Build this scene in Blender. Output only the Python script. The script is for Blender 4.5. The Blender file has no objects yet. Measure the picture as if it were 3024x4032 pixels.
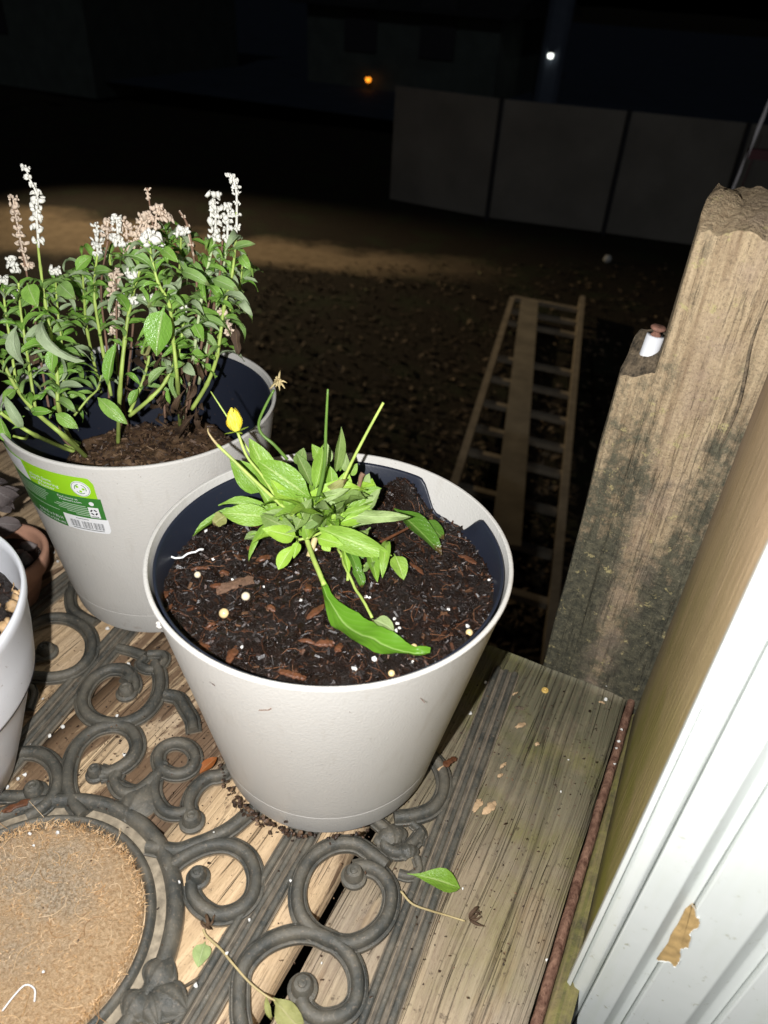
import bpy, bmesh, math, random
import numpy as np
from mathutils import Vector, Matrix, noise as mnoise
rnd = random.Random(7)
S = bpy.context.scene
COL = S.collection

# ------------------------------------------------------------------ camera, world, lights, exposure
CAM = Vector((0.0, 0.0, 0.559)); FPX = 2900.0
RC = np.array([[0.8908, 0.30379, -0.33791], [0.45159, -0.5095, 0.73244], [0.05034, -0.80506, -0.59106]])  # columns: right, down, forward
cd = bpy.data.cameras.new('camera'); cam = bpy.data.objects.new('camera', cd); COL.objects.link(cam); S.camera = cam
cd.sensor_fit = 'VERTICAL'; cd.sensor_height = 36; cd.sensor_width = 27; cd.lens = FPX / 4032 * 36
cd.clip_start = 0.01; cd.clip_end = 500
m3 = Matrix([[RC[i][0], -RC[i][1], -RC[i][2]] for i in range(3)]).to_4x4(); m3.translation = CAM
cam.matrix_world = m3
cd.dof.use_dof = True; cd.dof.focus_distance = 0.60; cd.dof.aperture_fstop = 7.5
w = bpy.data.worlds.new('World'); S.world = w; w.use_nodes = True
wn = w.node_tree; wn.nodes.clear()
sky = wn.nodes.new('ShaderNodeTexSky'); sky.sky_type = 'NISHITA'; sky.sun_disc = False
sky.sun_elevation = math.radians(-3.5); sky.sun_rotation = math.radians(150)
bgn = wn.nodes.new('ShaderNodeBackground'); bgn.inputs[1].default_value = 0.12
won = wn.nodes.new('ShaderNodeOutputWorld')
wn.links.new(sky.outputs[0], bgn.inputs[0]); wn.links.new(bgn.outputs[0], won.inputs[0])
ld = bpy.data.lights.new('fill_sun', 'SUN'); ld.energy = 0.10; ld.angle = math.radians(0.6); ld.color = (.86, .93, 1)  # weak fill sun added from behind the camera to brighten fence and yard
fill_sun = bpy.data.objects.new('fill_sun', ld); COL.objects.link(fill_sun)
fill_sun.rotation_euler = Vector((-0.25, 0.75, -0.62)).to_track_quat('-Z', 'Y').to_euler()
fl = bpy.data.lights.new('phone_flash', 'POINT'); fl.energy = 23.5; fl.shadow_soft_size = 0.004; fl.color = (1, .99, .985)
flash = bpy.data.objects.new('phone_flash', fl); COL.objects.link(flash)
flash.location = CAM + Vector(RC[:, 0]) * -0.056 + Vector(RC[:, 1]) * 0.002
S.view_settings.view_transform = 'Standard'; S.view_settings.look = 'None'; S.view_settings.gamma = 1.0
S.view_settings.exposure = 0.0; S.view_settings.use_curve_mapping = False
S.render.engine = 'CYCLES'; S.cycles.use_denoising = True; S.cycles.max_bounces = 6; S.cycles.sample_clamp_indirect = 3.0

# ------------------------------------------------------------------ measuring helpers (photo pixel -> point on a known plane)
HD = Vector((-0.4189, 0.908, 0.0))
def ray(px, py): return Vector((RC @ np.array([px - 1512.0, py - 2016.0, FPX])).tolist())
def G(px, py, z=0.0):
    d = ray(px, py); return CAM + d * ((z - CAM.z) / d.z)
def PX(px, py, x):
    d = ray(px, py); return CAM + d * (x / d.x)
def PY(px, py, y):
    d = ray(px, py); return CAM + d * (y / d.y)
def V(px, py, a, dep=0.0):
    d = ray(px, py); t = ((Vector((a[0], a[1], 0)) - Vector((CAM.x, CAM.y, 0))).dot(HD) + dep) / d.dot(HD); return CAM + d * t
def z1(x, y): return (x * .66305, 550 + y * .66305)
def z2(x, y): return (500 + x * .9645, 1450 + y * .9645)
def z3(x, y): return (x * .66305, 2000 + y * .66305)
def z4(x, y): return (x * .9042, 2900 + y * .9042)
def z5(x, y): return (900 + x * .9042, 2700 + y * .9042)
def z8(x, y): return (1600 + x * .5425, 2500 + y * .5425)

# ------------------------------------------------------------------ mesh helpers
class MB:
    def __init__(s): s.v = []; s.f = []; s.uv = None
    def add(s, vs, fs):
        o = len(s.v); s.v += [tuple(p) for p in vs]; s.f += [tuple(i + o for i in f) for f in fs]
    def box(s, lo, hi, M=None):
        x0, y0, z0 = lo; x1, y1, z1_ = hi
        vs = [Vector(p) for p in ((x0,y0,z0),(x1,y0,z0),(x1,y1,z0),(x0,y1,z0),(x0,y0,z1_),(x1,y0,z1_),(x1,y1,z1_),(x0,y1,z1_))]
        if M: vs = [M @ p for p in vs]
        s.add(vs, [(0,3,2,1),(4,5,6,7),(0,1,5,4),(1,2,6,5),(2,3,7,6),(3,0,4,7)])
    def tube(s, pts, rad, n=8, caps=True):
        pts = [Vector(p) for p in pts]; k = len(pts)
        if not hasattr(rad, '__len__'): rad = [rad] * k
        t0 = (pts[1] - pts[0]).normalized(); nrm = t0.orthogonal().normalized(); vs = []
        for i in range(k):
            t = (pts[min(i+1, k-1)] - pts[max(i-1, 0)]).normalized()
            nrm = (nrm - t * nrm.dot(t)); nrm = nrm.normalized() if nrm.length > 1e-6 else t.orthogonal().normalized()
            b = t.cross(nrm)
            for j in range(n):
                a = 2 * math.pi * j / n; vs.append(pts[i] + (nrm * math.cos(a) + b * math.sin(a)) * rad[i])
        fs = [(i*n+j, i*n+(j+1) % n, (i+1)*n+(j+1) % n, (i+1)*n+j) for i in range(k-1) for j in range(n)]
        if caps: fs += [tuple(range(n))[::-1], tuple(range((k-1)*n, k*n))]
        s.add(vs, fs)
    def lathe(s, prof, c=(0,0,0), n=64, closed=False):
        k = len(prof); vs = []
        for j in range(n):
            a = 2*math.pi*j/n
            for r, z in prof: vs.append((c[0]+r*math.cos(a), c[1]+r*math.sin(a), c[2]+z))
        fs = [(j*k+i, ((j+1) % n)*k+i, ((j+1) % n)*k+i+1, j*k+i+1) for j in range(n) for i in range(k-1)]
        if closed: fs += [(j*k+k-1, ((j+1) % n)*k+k-1, ((j+1) % n)*k, j*k) for j in range(n)]
        s.add(vs, fs)
    def blob(s, c, r, sq=(1,1,1), jit=0.0, R=random):
        p = (1+5**.5)/2
        base = [(-1,p,0),(1,p,0),(-1,-p,0),(1,-p,0),(0,-1,p),(0,1,p),(0,-1,-p),(0,1,-p),(p,0,-1),(p,0,1),(-p,0,-1),(-p,0,1)]
        fs = [(0,11,5),(0,5,1),(0,1,7),(0,7,10),(0,10,11),(1,5,9),(5,11,4),(11,10,2),(10,7,6),(7,1,8),(3,9,4),(3,4,2),(3,2,6),(3,6,8),(3,8,9),(4,9,5),(2,4,11),(6,2,10),(8,6,7),(9,8,1)]
        q = Matrix.Rotation(R.uniform(0, 6.28), 3, Vector((R.gauss(0,1), R.gauss(0,1), R.gauss(0,1)+.01)).normalized())
        s.add([Vector(c) + q @ Vector((b[0]*sq[0], b[1]*sq[1], b[2]*sq[2])) * (r/1.9*(1+R.uniform(-jit, jit))) for b in base], fs)
    def mesh(s, name, mat=None, smooth=False):
        me = bpy.data.meshes.new(name); me.from_pydata(s.v, [], s.f); me.validate()
        if mat: me.materials.append(mat)
        if smooth: me.polygons.foreach_set('use_smooth', [True]*len(me.polygons))
        me.update(); return me
    def build(s, name, mat, parent=None, smooth=False, origin=None):
        if origin is not None: s.v = [(p[0]-origin[0], p[1]-origin[1], p[2]-origin[2]) for p in s.v]
        o = bpy.data.objects.new(name, s.mesh(name, mat, smooth)); COL.objects.link(o)
        if origin is not None: o.location = origin
        if parent: attach(o, parent)
        return o
def attach(o, p):
    o.parent = p; o.matrix_parent_inverse = Matrix.Translation(-p.location) if p.type == 'EMPTY' or True else Matrix()
def empty(name, loc, label=None, cat=None, group=None):
    o = bpy.data.objects.new(name, None); COL.objects.link(o); o.location = loc; o.empty_display_size = .02
    return tag(o, label, cat, group)
def tag(o, label=None, cat=None, group=None, kind=None):
    if label: o['label'] = label
    if cat: o['category'] = cat
    if group: o['group'] = group
    if kind: o['kind'] = kind
    return o
def inst(name, me, M, parent=None):
    o = bpy.data.objects.new(name, me); COL.objects.link(o); o.matrix_world = M
    if parent:
        o.parent = parent; o.matrix_parent_inverse = Matrix.Translation(-parent.location)
    return o
def smooth_path(pts, n=8):
    P = [Vector(p) for p in pts]; out = []
    Q = [P[0]*2-P[1]] + P + [P[-1]*2-P[-2]]
    for i in range(1, len(Q)-2):
        for k in range(n):
            t = k/n; a, b, c, d = Q[i-1], Q[i], Q[i+1], Q[i+2]
            out.append(.5*((2*b) + (c-a)*t + (2*a-5*b+4*c-d)*t*t + (3*b-a-3*c+d)*t*t*t))
    out.append(P[-1]); return out
def bevel_obj(o, wd, seg=2):
    m = o.modifiers.new('bevel', 'BEVEL'); m.width = wd; m.segments = seg; m.limit_method = 'ANGLE'
    return o

# ------------------------------------------------------------------ material helpers
class NT:
    def __init__(s, name, disp=False):
        s.m = bpy.data.materials.new(name); s.m.use_nodes = True; s.t = s.m.node_tree; s.b = s.t.nodes['Principled BSDF']; s.o = s.t.nodes['Material Output']
        s.tc = None
    def n(s, typ, **kw):
        nd = s.t.nodes.new(typ)
        for k, v in kw.items(): setattr(nd, k, v)
        return nd
    def L(s, a, b): s.t.links.new(a, b)
    def coord(s, which='Object', scale=(1,1,1), rnd_off=False):
        if not s.tc: s.tc = s.n('ShaderNodeTexCoord')
        mp = s.n('ShaderNodeMapping'); mp.inputs['Scale'].default_value = scale
        s.L(s.tc.outputs[which], mp.inputs['Vector'])
        if rnd_off:
            oi = s.n('ShaderNodeObjectInfo'); vm = s.n('ShaderNodeVectorMath', operation='SCALE'); vm.inputs[0].default_value = (37, 19, 53)
            s.L(oi.outputs['Random'], vm.inputs['Scale']); s.L(vm.outputs[0], mp.inputs['Location'])
        return mp.outputs[0]
    def noise(s, vec, scale, detail=4, rough=.55, dist=0.0):
        nd = s.n('ShaderNodeTexNoise'); nd.inputs['Scale'].default_value = scale; nd.inputs['Detail'].default_value = detail
        nd.inputs['Roughness'].default_value = rough; nd.inputs['Distortion'].default_value = dist
        if vec is not None: s.L(vec, nd.inputs['Vector'])
        return nd.outputs['Fac']
    def ramp(s, fac, stops, interp='LINEAR'):
        r = s.n('ShaderNodeValToRGB'); r.color_ramp.interpolation = interp; e = r.color_ramp.elements
        while len(e) < len(stops): e.new(.5)
        for i, (p, c) in enumerate(stops):
            e[i].position = p; e[i].color = (c, c, c, 1) if not hasattr(c, '__len__') else (*c, 1)
        s.L(fac, r.inputs[0]); return r.outputs[0]
    def mix(s, fac, a, b, mode='MIX'):
        m = s.n('ShaderNodeMix', data_type='RGBA', blend_type=mode)
        for sock, v in ((m.inputs[0], fac), (m.inputs[6], a), (m.inputs[7], b)):
            if hasattr(v, 'is_output'): s.L(v, sock)
            elif hasattr(v, '__len__'): sock.default_value = (*v, 1)
            else: sock.default_value = v
        return m.outputs[2]
    def math(s, op, a, b=0.0, clamp=False):
        m = s.n('ShaderNodeMath', operation=op); m.use_clamp = clamp
        for sock, v in ((m.inputs[0], a), (m.inputs[1], b)):
            if hasattr(v, 'is_output'): s.L(v, sock)
            else: sock.default_value = v
        return m.outputs[0]
    def bump(s, h, strength=.5, dist=.002, prev=None):
        b = s.n('ShaderNodeBump'); b.inputs['Strength'].default_value = strength; b.inputs['Distance'].default_value = dist
        s.L(h, b.inputs['Height'])
        if prev is not None: s.L(prev, b.inputs['Normal'])
        return b.outputs[0]
    def done(s, color=None, rough=.6, normal=None, spec=.5, **kw):
        if color is not None:
            if hasattr(color, 'is_output'): s.L(color, s.b.inputs['Base Color'])
            else: s.b.inputs['Base Color'].default_value = (*color, 1)
        if hasattr(rough, 'is_output'): s.L(rough, s.b.inputs['Roughness'])
        else: s.b.inputs['Roughness'].default_value = rough
        if normal is not None: s.L(normal, s.b.inputs['Normal'])
        s.b.inputs['Specular IOR Level'].default_value = spec
        return s.m
    def sep(s, vec):
        x = s.n('ShaderNodeSeparateXYZ'); s.L(vec, x.inputs[0]); return x.outputs
    def maprange(s, v, a, b, c=0.0, d=1.0):
        m = s.n('ShaderNodeMapRange'); m.inputs[1].default_value = a; m.inputs[2].default_value = b; m.inputs[3].default_value = c; m.inputs[4].default_value = d
        s.L(v, m.inputs[0]); return m.outputs[0]

def flat_mat(name, c, rough=.6, var=.25, scale=40, bump=.3, spec=.4):
    t = NT(name); v = t.coord('Object', rnd_off=True); n = t.noise(v, scale, 5)
    col = t.mix(t.ramp(n, [(.3, 0.), (.7, 1.)]), tuple(x*(1-var) for x in c), tuple(min(1, x*(1+var)) for x in c))
    return t.done(col, rough, t.bump(t.noise(v, scale*6, 4), bump, .0006), spec)

def deck_mat(name, light, dark, ridge=.5, moss=False, damp=.54):
    t = NT(name); v0 = t.coord('Object', (1, 1, 1), rnd_off=True); vr = t.coord('Object')
    # knots and wandering rings: warp x by a slow noise before drawing the grain
    wx = t.n('ShaderNodeVectorMath', operation='ADD'); cmb = t.n('ShaderNodeCombineXYZ'); slow = t.noise(t.coord('Object', (1, .16, 1), rnd_off=True), 14, 2, .5)
    t.L(t.math('MULTIPLY', t.math('SUBTRACT', slow, .5), .035), cmb.inputs[0]); t.L(t.coord('Object', (1, .010, 1), rnd_off=True), wx.inputs[0]); t.L(cmb.outputs[0], wx.inputs[1])
    ringn = t.noise(wx.outputs[0], 330 if ridge > .6 else 190, 3, .55); fine = t.noise(wx.outputs[0], 1300, 3, .6)
    rg = t.ramp(ringn, [(.28, 0.), (.48, .55), (.70, 1.)]) if ridge > .6 else t.ramp(ringn, [(.3, 0.), (.7, 1.)])
    g = t.math('ADD', t.math('MULTIPLY', rg, ridge), t.math('MULTIPLY', fine, 1-ridge))
    col = t.mix(t.ramp(g, [(.15, 0.), (.75, 1.)]), dark, light)
    blot = t.noise(v0, 9, 4, .6)
    col = t.mix(t.ramp(blot, [(.42, 0.), (.68, .45)]), col, (light[0]*.55+.05, light[1]*.6+.05, light[2]*.75+.05))
    warm = t.noise(t.coord('Object', (1, .3, 1), rnd_off=True), 24, 4, .6)
    col = t.mix(t.ramp(warm, [(.60, 0.), (.74, .5)]), col, (.46, .25, .09))
    if damp:
        st = t.noise(t.coord('Object', (1, .30, 1), rnd_off=True), 17, 7, .7, .5)
        col = t.mix(t.ramp(st, [(damp, 0.), (damp+.04, .82)]), col, (.10, .052, .028))
    if moss:
        y = t.sep(vr)[1]
        mk = t.math('MULTIPLY', t.maprange(y, .26, .54), t.ramp(t.noise(v0, 16, 6, .7), [(.2, .45), (.5, 1.)]))
        col = t.mix(t.math('MULTIPLY', mk, .92), col, t.mix(t.ramp(g, [(.2, 0.), (.8, 1.)]), (.075, .076, .05), (.145, .14, .085)))
        mk2 = t.math('MULTIPLY', t.ramp(t.noise(v0, 13, 4), [(.5, 0.), (.68, .75)]), t.maprange(y, .22, .45)); mk2 = t.math('MULTIPLY', mk2, t.ramp(fine, [(.3, .3), (.6, 1.)]))
        col = t.mix(mk2, col, (.17, .165, .03))
    cn = t.noise(wx.outputs[0], 120, 3, .6); ck = t.math('MULTIPLY', t.maprange(t.math('ABSOLUTE', t.math('SUBTRACT', cn, .5)), .016, .004), t.ramp(t.noise(t.coord('Object', (1, .25, 1), rnd_off=True), 28, 3), [(.44, 0.), (.52, 1.)]))
    col = t.mix(t.math('MULTIPLY', ck, .3 if ridge > .6 else .25), col, (.06, .04, .027))
    gr = t.noise(t.coord('Object', (1, .2, 1), rnd_off=True), 700, 4, .75); col = t.mix(t.ramp(gr, [(.36, .4), (.48, 0.)]), col, (dark[0]*.5, dark[1]*.45, dark[2]*.45))
    dirt = t.noise(v0, 190, 4, .6); col = t.mix(t.ramp(dirt, [(.62, 0.), (.70, .6)]), col, (.05, .035, .024))
    nb = t.bump(rg, 1. if ridge > .6 else .35, .0016); nb = t.bump(fine, .4, .0006, nb); nb = t.bump(t.math('MULTIPLY', ck, -1.), 1., .002, nb); nb = t.bump(t.noise(v0, 600, 3), .25, .0006, nb)
    return t.done(col, .62, nb, .35)

M = {}
M['deck'] = deck_mat('tan deck wood', (.76, .56, .34), (.42, .285, .16), .5)
M['deck_damp'] = deck_mat('damp stained deck wood', (.72, .53, .32), (.38, .26, .145), .5, False, .485)
M['deck_old'] = deck_mat('ridged weathered deck wood', (.475, .37, .25), (.34, .255, .175), .75, True, 0)

def rubber():
    t = NT('dusty black rubber'); v = t.coord('Object')
    a = t.noise(v, 55, 5, .6); b = t.noise(v, 420, 4, .7)
    col = t.mix(t.ramp(a, [(.35, 0.), (.7, 1.)]), (.052, .054, .048), (.15, .135, .105))
    col = t.mix(t.ramp(b, [(.56, 0.), (.7, .6)]), col, (.27, .215, .16))
    z = t.sep(v)[2]; ledge = t.math('MULTIPLY', t.maprange(z, .0050, .0038), t.ramp(t.noise(v, 70, 5, .7), [(.3, .35), (.55, 1.)])); col = t.mix(ledge, col, (.30, .24, .17))
    return t.done(col, t.ramp(t.noise(v, 90, 4, .7), [(.35, .30), (.65, .6)]), t.bump(t.noise(v, 450, 5, .75), .5, .0016), .5)
M['rubber'] = rubber(); M['rubber_flat'] = flat_mat('dusty rubber strip', (.115, .098, .075), .75, .4, 120, .5)
def coir():
    t = NT('coir'); v = t.coord('Object'); a = t.noise(v, 26, 5, .6); f = t.noise(v, 420, 5, .8)
    col = t.mix(t.ramp(f, [(.3, 0.), (.7, 1.)]), (.42, .23, .10), (.92, .68, .42))
    vd = t.sep(v); r2 = t.math('ADD', t.math('POWER', t.math('ADD', vd[0], .02), 2), t.math('POWER', t.math('ADD', vd[1], -.02), 2))
    worn = t.math('MULTIPLY', t.maprange(r2, .0045, .0, 0, 1), t.ramp(a, [(.35, 0.), (.6, 1.)]))
    col = t.mix(t.math('MULTIPLY', worn, .75), col, t.mix(t.ramp(t.noise(v, 500, 3, .8), [(.4, 0.), (.62, 1.)]), (.2, .17, .12), (.78, .68, .54)))
    return t.done(col, .85, t.bump(f, 1., .004), .2)
M['coir'] = coir()
def hair_m():
    t = NT('coir fibre'); gi = t.n('ShaderNodeNewGeometry')
    return t.done(t.ramp(gi.outputs['Random Per Island'], [(0., (.38, .2, .08)), (.5, (.72, .46, .22)), (1., (.88, .66, .42))]), .7, None, .3)
M['fibre'] = hair_m()

def pot_mat():
    t = NT('greige moulded plastic'); v = t.coord('Object')
    vo = t.n('ShaderNodeTexVoronoi'); vo.inputs['Scale'].default_value = 520; t.L(v, vo.inputs['Vector'])
    h = t.math('ADD', t.noise(v, 700, 3, .6), t.math('MULTIPLY', vo.outputs['Distance'], .8))
    z = t.sep(v)[2]
    sm = t.math('MULTIPLY', t.ramp(t.noise(v, 60, 6, .75), [(.6, 0.), (.72, 1.)]), t.maprange(z, .05, .0))
    col = t.mix(t.math('MULTIPLY', sm, .6), (.60, .585, .55), (.33, .26, .20))
    col = t.mix(t.ramp(t.noise(v, 7, 3), [(.4, 0.), (.7, .12)]), col, (.52, .49, .44))
    speck = t.ramp(t.noise(v, 330, 2), [(.73, 0.), (.77, .6)]); col = t.mix(speck, col, (.3, .26, .21))
    drip = t.ramp(t.noise(t.coord('Object', (1, 1, .12)), 85, 4, .6), [(.56, 0.), (.72, .28)]); col = t.mix(drip, col, (.42, .38, .32))
    spl = t.ramp(t.noise(v, 150, 5, .8), [(.70, 0.), (.74, .7)]); col = t.mix(t.math('MULTIPLY', spl, t.maprange(z, .16, .0)), col, (.25, .18, .13))
    return t.done(col, .47, t.bump(h, .16, .0012), .4)
M['pot'] = pot_mat()
def liner_mat():
    t = NT('navy plastic liner'); v = t.coord('Object')
    sp = t.ramp(t.noise(v, 260, 5, .75), [(.63, 0.), (.72, 1.)])
    z = t.sep(v)[2]; low = t.maprange(z, .225, .19)
    col = t.mix(t.math('MULTIPLY', sp, t.math('ADD', low, .12)), (.017, .021, .035), (.10, .065, .045))
    return t.done(col, .42, t.bump(t.noise(v, 500, 3), .2, .0006), .5)
M['liner'] = liner_mat()
M['pot_rim'] = flat_mat('smooth greige rim', (.66, .63, .58), .45, .05, 40, .1)
M['white_pot'] = (lambda t: t.done(t.mix(t.ramp(t.noise(t.coord('Object'), 210, 3, .7), [(.68, 0.), (.74, .8)]), (.74, .755, .79), (.25, .2, .17)), .35, None, .5))(NT('white glossy plastic'))
def soil_mat():
    t = NT('wet potting soil'); v = t.coord('Object'); n = t.noise(v, 180, 6, .75); n2 = t.noise(v, 45, 4)
    col = t.ramp(n, [(.3, (.005, .003, .002)), (.55, (.016, .008, .005)), (.75, (.04, .02, .012))])
    return t.done(col, t.ramp(n2, [(.35, .22), (.65, .5)]), t.bump(n, 1., .006), .55)
M['soil'] = soil_mat()
def chip_mat(name, stops, r0=.22, r1=.5):
    t = NT(name); gi = t.n('ShaderNodeNewGeometry'); v = t.coord('Object', (1, 1, 1))
    col = t.ramp(gi.outputs['Random Per Island'], stops)
    col = t.mix(t.ramp(t.noise(v, 600, 4, .7), [(.35, 0.), (.65, .6)]), col, (.02, .011, .007))
    return t.done(col, t.ramp(t.noise(v, 90, 2), [(.3, r0), (.7, r1)]), t.bump(t.noise(v, 900, 3), .4, .0008), .5)
M['chips'] = chip_mat('wet bark bits', [(0., (.004, .0025, .002)), (.6, (.014, .007, .0045)), (.86, (.032, .014, .008)), (.96, (.09, .034, .016)), (1., (.20, .11, .06))], .3, .55)
M['bark'] = chip_mat('red bark chip', [(0., (.07, .03, .017)), (.6, (.17, .066, .03)), (1., (.28, .14, .075))], .3, .6)
M['dry_soil'] = chip_mat('crumbly brown soil', [(0., (.02, .011, .007)), (.5, (.07, .038, .022)), (.85, (.16, .09, .05)), (1., (.32, .2, .11))], .4, .7)
M['clod'] = flat_mat('brown root clod', (.11, .066, .036), .55, .6, 90, 1.0)
M['perlite'] = flat_mat('white perlite', (.80, .79, .75), .6, .06, 200, .4)
M['bead'] = flat_mat('tan fertiliser bead', (.80, .60, .30), .25, .15, 120, .1, .5)
M['bead_pale'] = flat_mat('pale fertiliser bead', (.72, .63, .46), .25, .1, 120, .1, .5)

def leaf_mat(name, c, c2, rib, rough=.38, vein=.5, brown=0.0):
    t = NT(name); uv = t.n('ShaderNodeUVMap'); uv.uv_map = 'UVMap'; u, vv, _ = t.sep(uv.outputs[0])
    oi = t.n('ShaderNodeObjectInfo'); v = t.coord('Object', rnd_off=True)
    col = t.mix(oi.outputs['Random'], c, c2)
    n = t.noise(v, 3.0, 4); col = t.mix(t.ramp(n, [(.35, 0.), (.7, .5)]), col, tuple(x*.62 for x in c))
    du = t.math('ABSOLUTE', t.math('SUBTRACT', u, .5))
    sv = t.math('SINE', t.math('MULTIPLY', t.math('SUBTRACT', vv, t.math('MULTIPLY', du, .55)), 62.))
    col = t.mix(t.math('MULTIPLY', t.ramp(t.maprange(sv, .6, 1.), [(0., 0.), (1., 1.)]), .13*vein*2), col, rib)
    col = t.mix(t.math('MULTIPLY', t.maprange(du, .055, .02), .75), col, rib)
    if brown > 0:
        e = t.math('ADD', t.maprange(vv, .72, 1.), t.math('SUBTRACT', t.noise(v, 5, 4), .62)); col = t.mix(t.math('MULTIPLY', t.maprange(e, .25, .5), brown), col, (.10, .05, .02))
    nb = t.bump(t.math('ADD', t.math('MULTIPLY', sv, .07), t.math('MULTIPLY', t.maprange(du, .08, 0.), -1.)), .4, .0009)
    nb = t.bump(t.noise(t.coord('Object', rnd_off=True), 18, 3), .25, .02, nb)
    t.done(col, rough, nb, .5)
    tr = t.n('ShaderNodeBsdfTranslucent'); t.L(col, tr.inputs[0]); ms = t.n('ShaderNodeMixShader'); ms.inputs[0].default_value = .22
    t.L(t.b.outputs[0], ms.inputs[1]); t.L(tr.outputs[0], ms.inputs[2]); t.L(ms.outputs[0], t.o.inputs[0])
    return t.m
M['leaf_bright'] = leaf_mat('bright green leaf', (.34, .58, .06), (.43, .66, .09), (.56, .72, .26), .33)
M['leaf_mid'] = leaf_mat('mid green leaf', (.22, .42, .045), (.31, .51, .075), (.46, .60, .2), .36)
M['leaf_olive'] = leaf_mat('olive green leaf', (.17, .28, .06), (.24, .35, .09), (.36, .44, .18), .5)
M['leaf_pale'] = leaf_mat('pale underside leaf', (.33, .47, .16), (.42, .54, .22), (.5, .6, .3), .55, .3)
M['leaf_yellow'] = leaf_mat('yellowing leaf', (.36, .38, .12), (.42, .40, .16), (.45, .42, .2), .6, .3, .8)
M['leaf_sage'] = leaf_mat('sage green leaf', (.24, .44, .10), (.36, .54, .18), (.46, .60, .3), .4, .5, .5)
M['leaf_sage2'] = leaf_mat('bright sage leaf', (.24, .50, .07), (.34, .58, .12), (.48, .64, .25), .24, .5, .25)
M['leaf_sage3'] = leaf_mat('silvery sage leaf', (.38, .50, .27), (.48, .58, .36), (.52, .62, .4), .55, .3)
M['leaf_dead'] = leaf_mat('withered brown leaf', (.085, .05, .03), (.15, .09, .05), (.2, .13, .07), .7, .3)
M['leaf_rust'] = leaf_mat('rust brown leaf', (.42, .13, .03), (.48, .17, .05), (.5, .25, .1), .5, .3)
M['leaf_grey'] = leaf_mat('grey dried leaf', (.19, .16, .155), (.26, .22, .21), (.3, .27, .26), .7, .3)
M['leaf_wet'] = leaf_mat('wet dark leaf', (.09, .22, .02), (.13, .28, .04), (.25, .38, .1), .2, .4, .9)
M['stem'] = flat_mat('green stem', (.40, .52, .12), .45, .25, 60, .2)
M['stem_pale'] = flat_mat('pale sage stem', (.52, .60, .33), .55, .2, 60, .2)
M['stem_brown'] = flat_mat('brown dry stem', (.22, .13, .085), .65, .35, 60, .4)
M['straw'] = flat_mat('straw coloured stalk', (.50, .40, .20), .6, .3, 60, .3)
M['stalk_green'] = flat_mat('dark green stalk', (.12, .22, .04), .42, .25, 60, .2)
M['petal_white'] = flat_mat('woolly white bloom', (.80, .79, .72), .8, .12, 200, .3)
M['petal_tan'] = flat_mat('faded tan bloom', (.68, .55, .43), .8, .25, 160, .4)
t = NT('yellow petals'); oi = t.n('ShaderNodeObjectInfo'); zz = t.sep(t.coord('Object'))[2]; M['petal_yellow'] = t.done(t.mix(t.ramp(t.noise(t.coord('Object', (1, 1, .1)), 900, 3), [(.35, 0.), (.65, 1.)]), t.mix(oi.outputs['Random'], (.88, .66, .01), (.93, .78, .03)), (.95, .86, .16)), .7, t.bump(t.noise(t.coord('Object', (1, 1, .1)), 1200, 2), .5, .001), .25)
M['sepal'] = flat_mat('green sepal', (.30, .42, .05), .5, .2, 60, .1)
M['terracotta'] = flat_mat('terracotta', (.50, .27, .18), .75, .15, 60, .3)
M['stone'] = flat_mat('grey stones', (.28, .26, .26), .6, .4, 90, .5)
M['thread'] = flat_mat('white thread', (.82, .82, .82), .6, .03, 60, .1)
M['water'] = (lambda t: (t.b.inputs['Transmission Weight'].__setattr__('default_value', .8), t.done((.9, .9, .9), .05, None, .5))[1])(NT('water drop'))

# ------------------------------------------------------------------ ground far below, yard
GZ = -1.9
def ground_mat():
    t = NT('yard ground'); v = t.coord('Object'); n = t.noise(v, 2.2, 5, .6); f = t.noise(v, 30, 5, .75); x, y, z = t.sep(v)
    col = t.mix(t.ramp(f, [(.3, 0.), (.7, 1.)]), (.011, .009, .006), (.048, .036, .023))
    col = t.mix(t.ramp(n, [(.5, 0.), (.65, .6)]), col, (.03, .042, .018))
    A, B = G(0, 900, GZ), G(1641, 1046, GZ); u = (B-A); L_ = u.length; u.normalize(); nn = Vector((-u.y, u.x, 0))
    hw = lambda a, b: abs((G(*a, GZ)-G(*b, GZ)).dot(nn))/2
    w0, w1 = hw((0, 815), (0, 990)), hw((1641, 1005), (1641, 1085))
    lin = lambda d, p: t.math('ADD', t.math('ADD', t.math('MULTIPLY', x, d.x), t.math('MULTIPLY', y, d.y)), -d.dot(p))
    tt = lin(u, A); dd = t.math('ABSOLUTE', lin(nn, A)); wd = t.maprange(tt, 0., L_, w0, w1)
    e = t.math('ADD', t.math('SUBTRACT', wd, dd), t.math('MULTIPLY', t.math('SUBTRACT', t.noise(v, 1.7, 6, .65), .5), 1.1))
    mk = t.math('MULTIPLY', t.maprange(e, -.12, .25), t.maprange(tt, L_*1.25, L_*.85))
    col = t.mix(mk, col, t.mix(t.ramp(t.noise(v, 9, 6, .7), [(.3, 0.), (.7, 1.)]), (.27, .20, .125), (.45, .34, .22)))  # pale band paints the pool of lamplight into the ground colour
    return t.done(col, .9, t.bump(f, .8, .03), .2)
mb = MB(); N = 40
for i in range(N+1):
    for j in range(N+1):
        x = -60 + 120*i/N; y = -20 + 140*j/N; mb.v.append((x, y, GZ + (.0 if abs(x) < 8 and y < 14 else .25*mnoise.noise((x*.1, y*.1, 0)))-.0))
mb.f = [(i*(N+1)+j, (i+1)*(N+1)+j, (i+1)*(N+1)+j+1, i*(N+1)+j+1) for i in range(N) for j in range(N)]
tag(mb.build('ground', ground_mat()), kind='structure')
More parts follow.
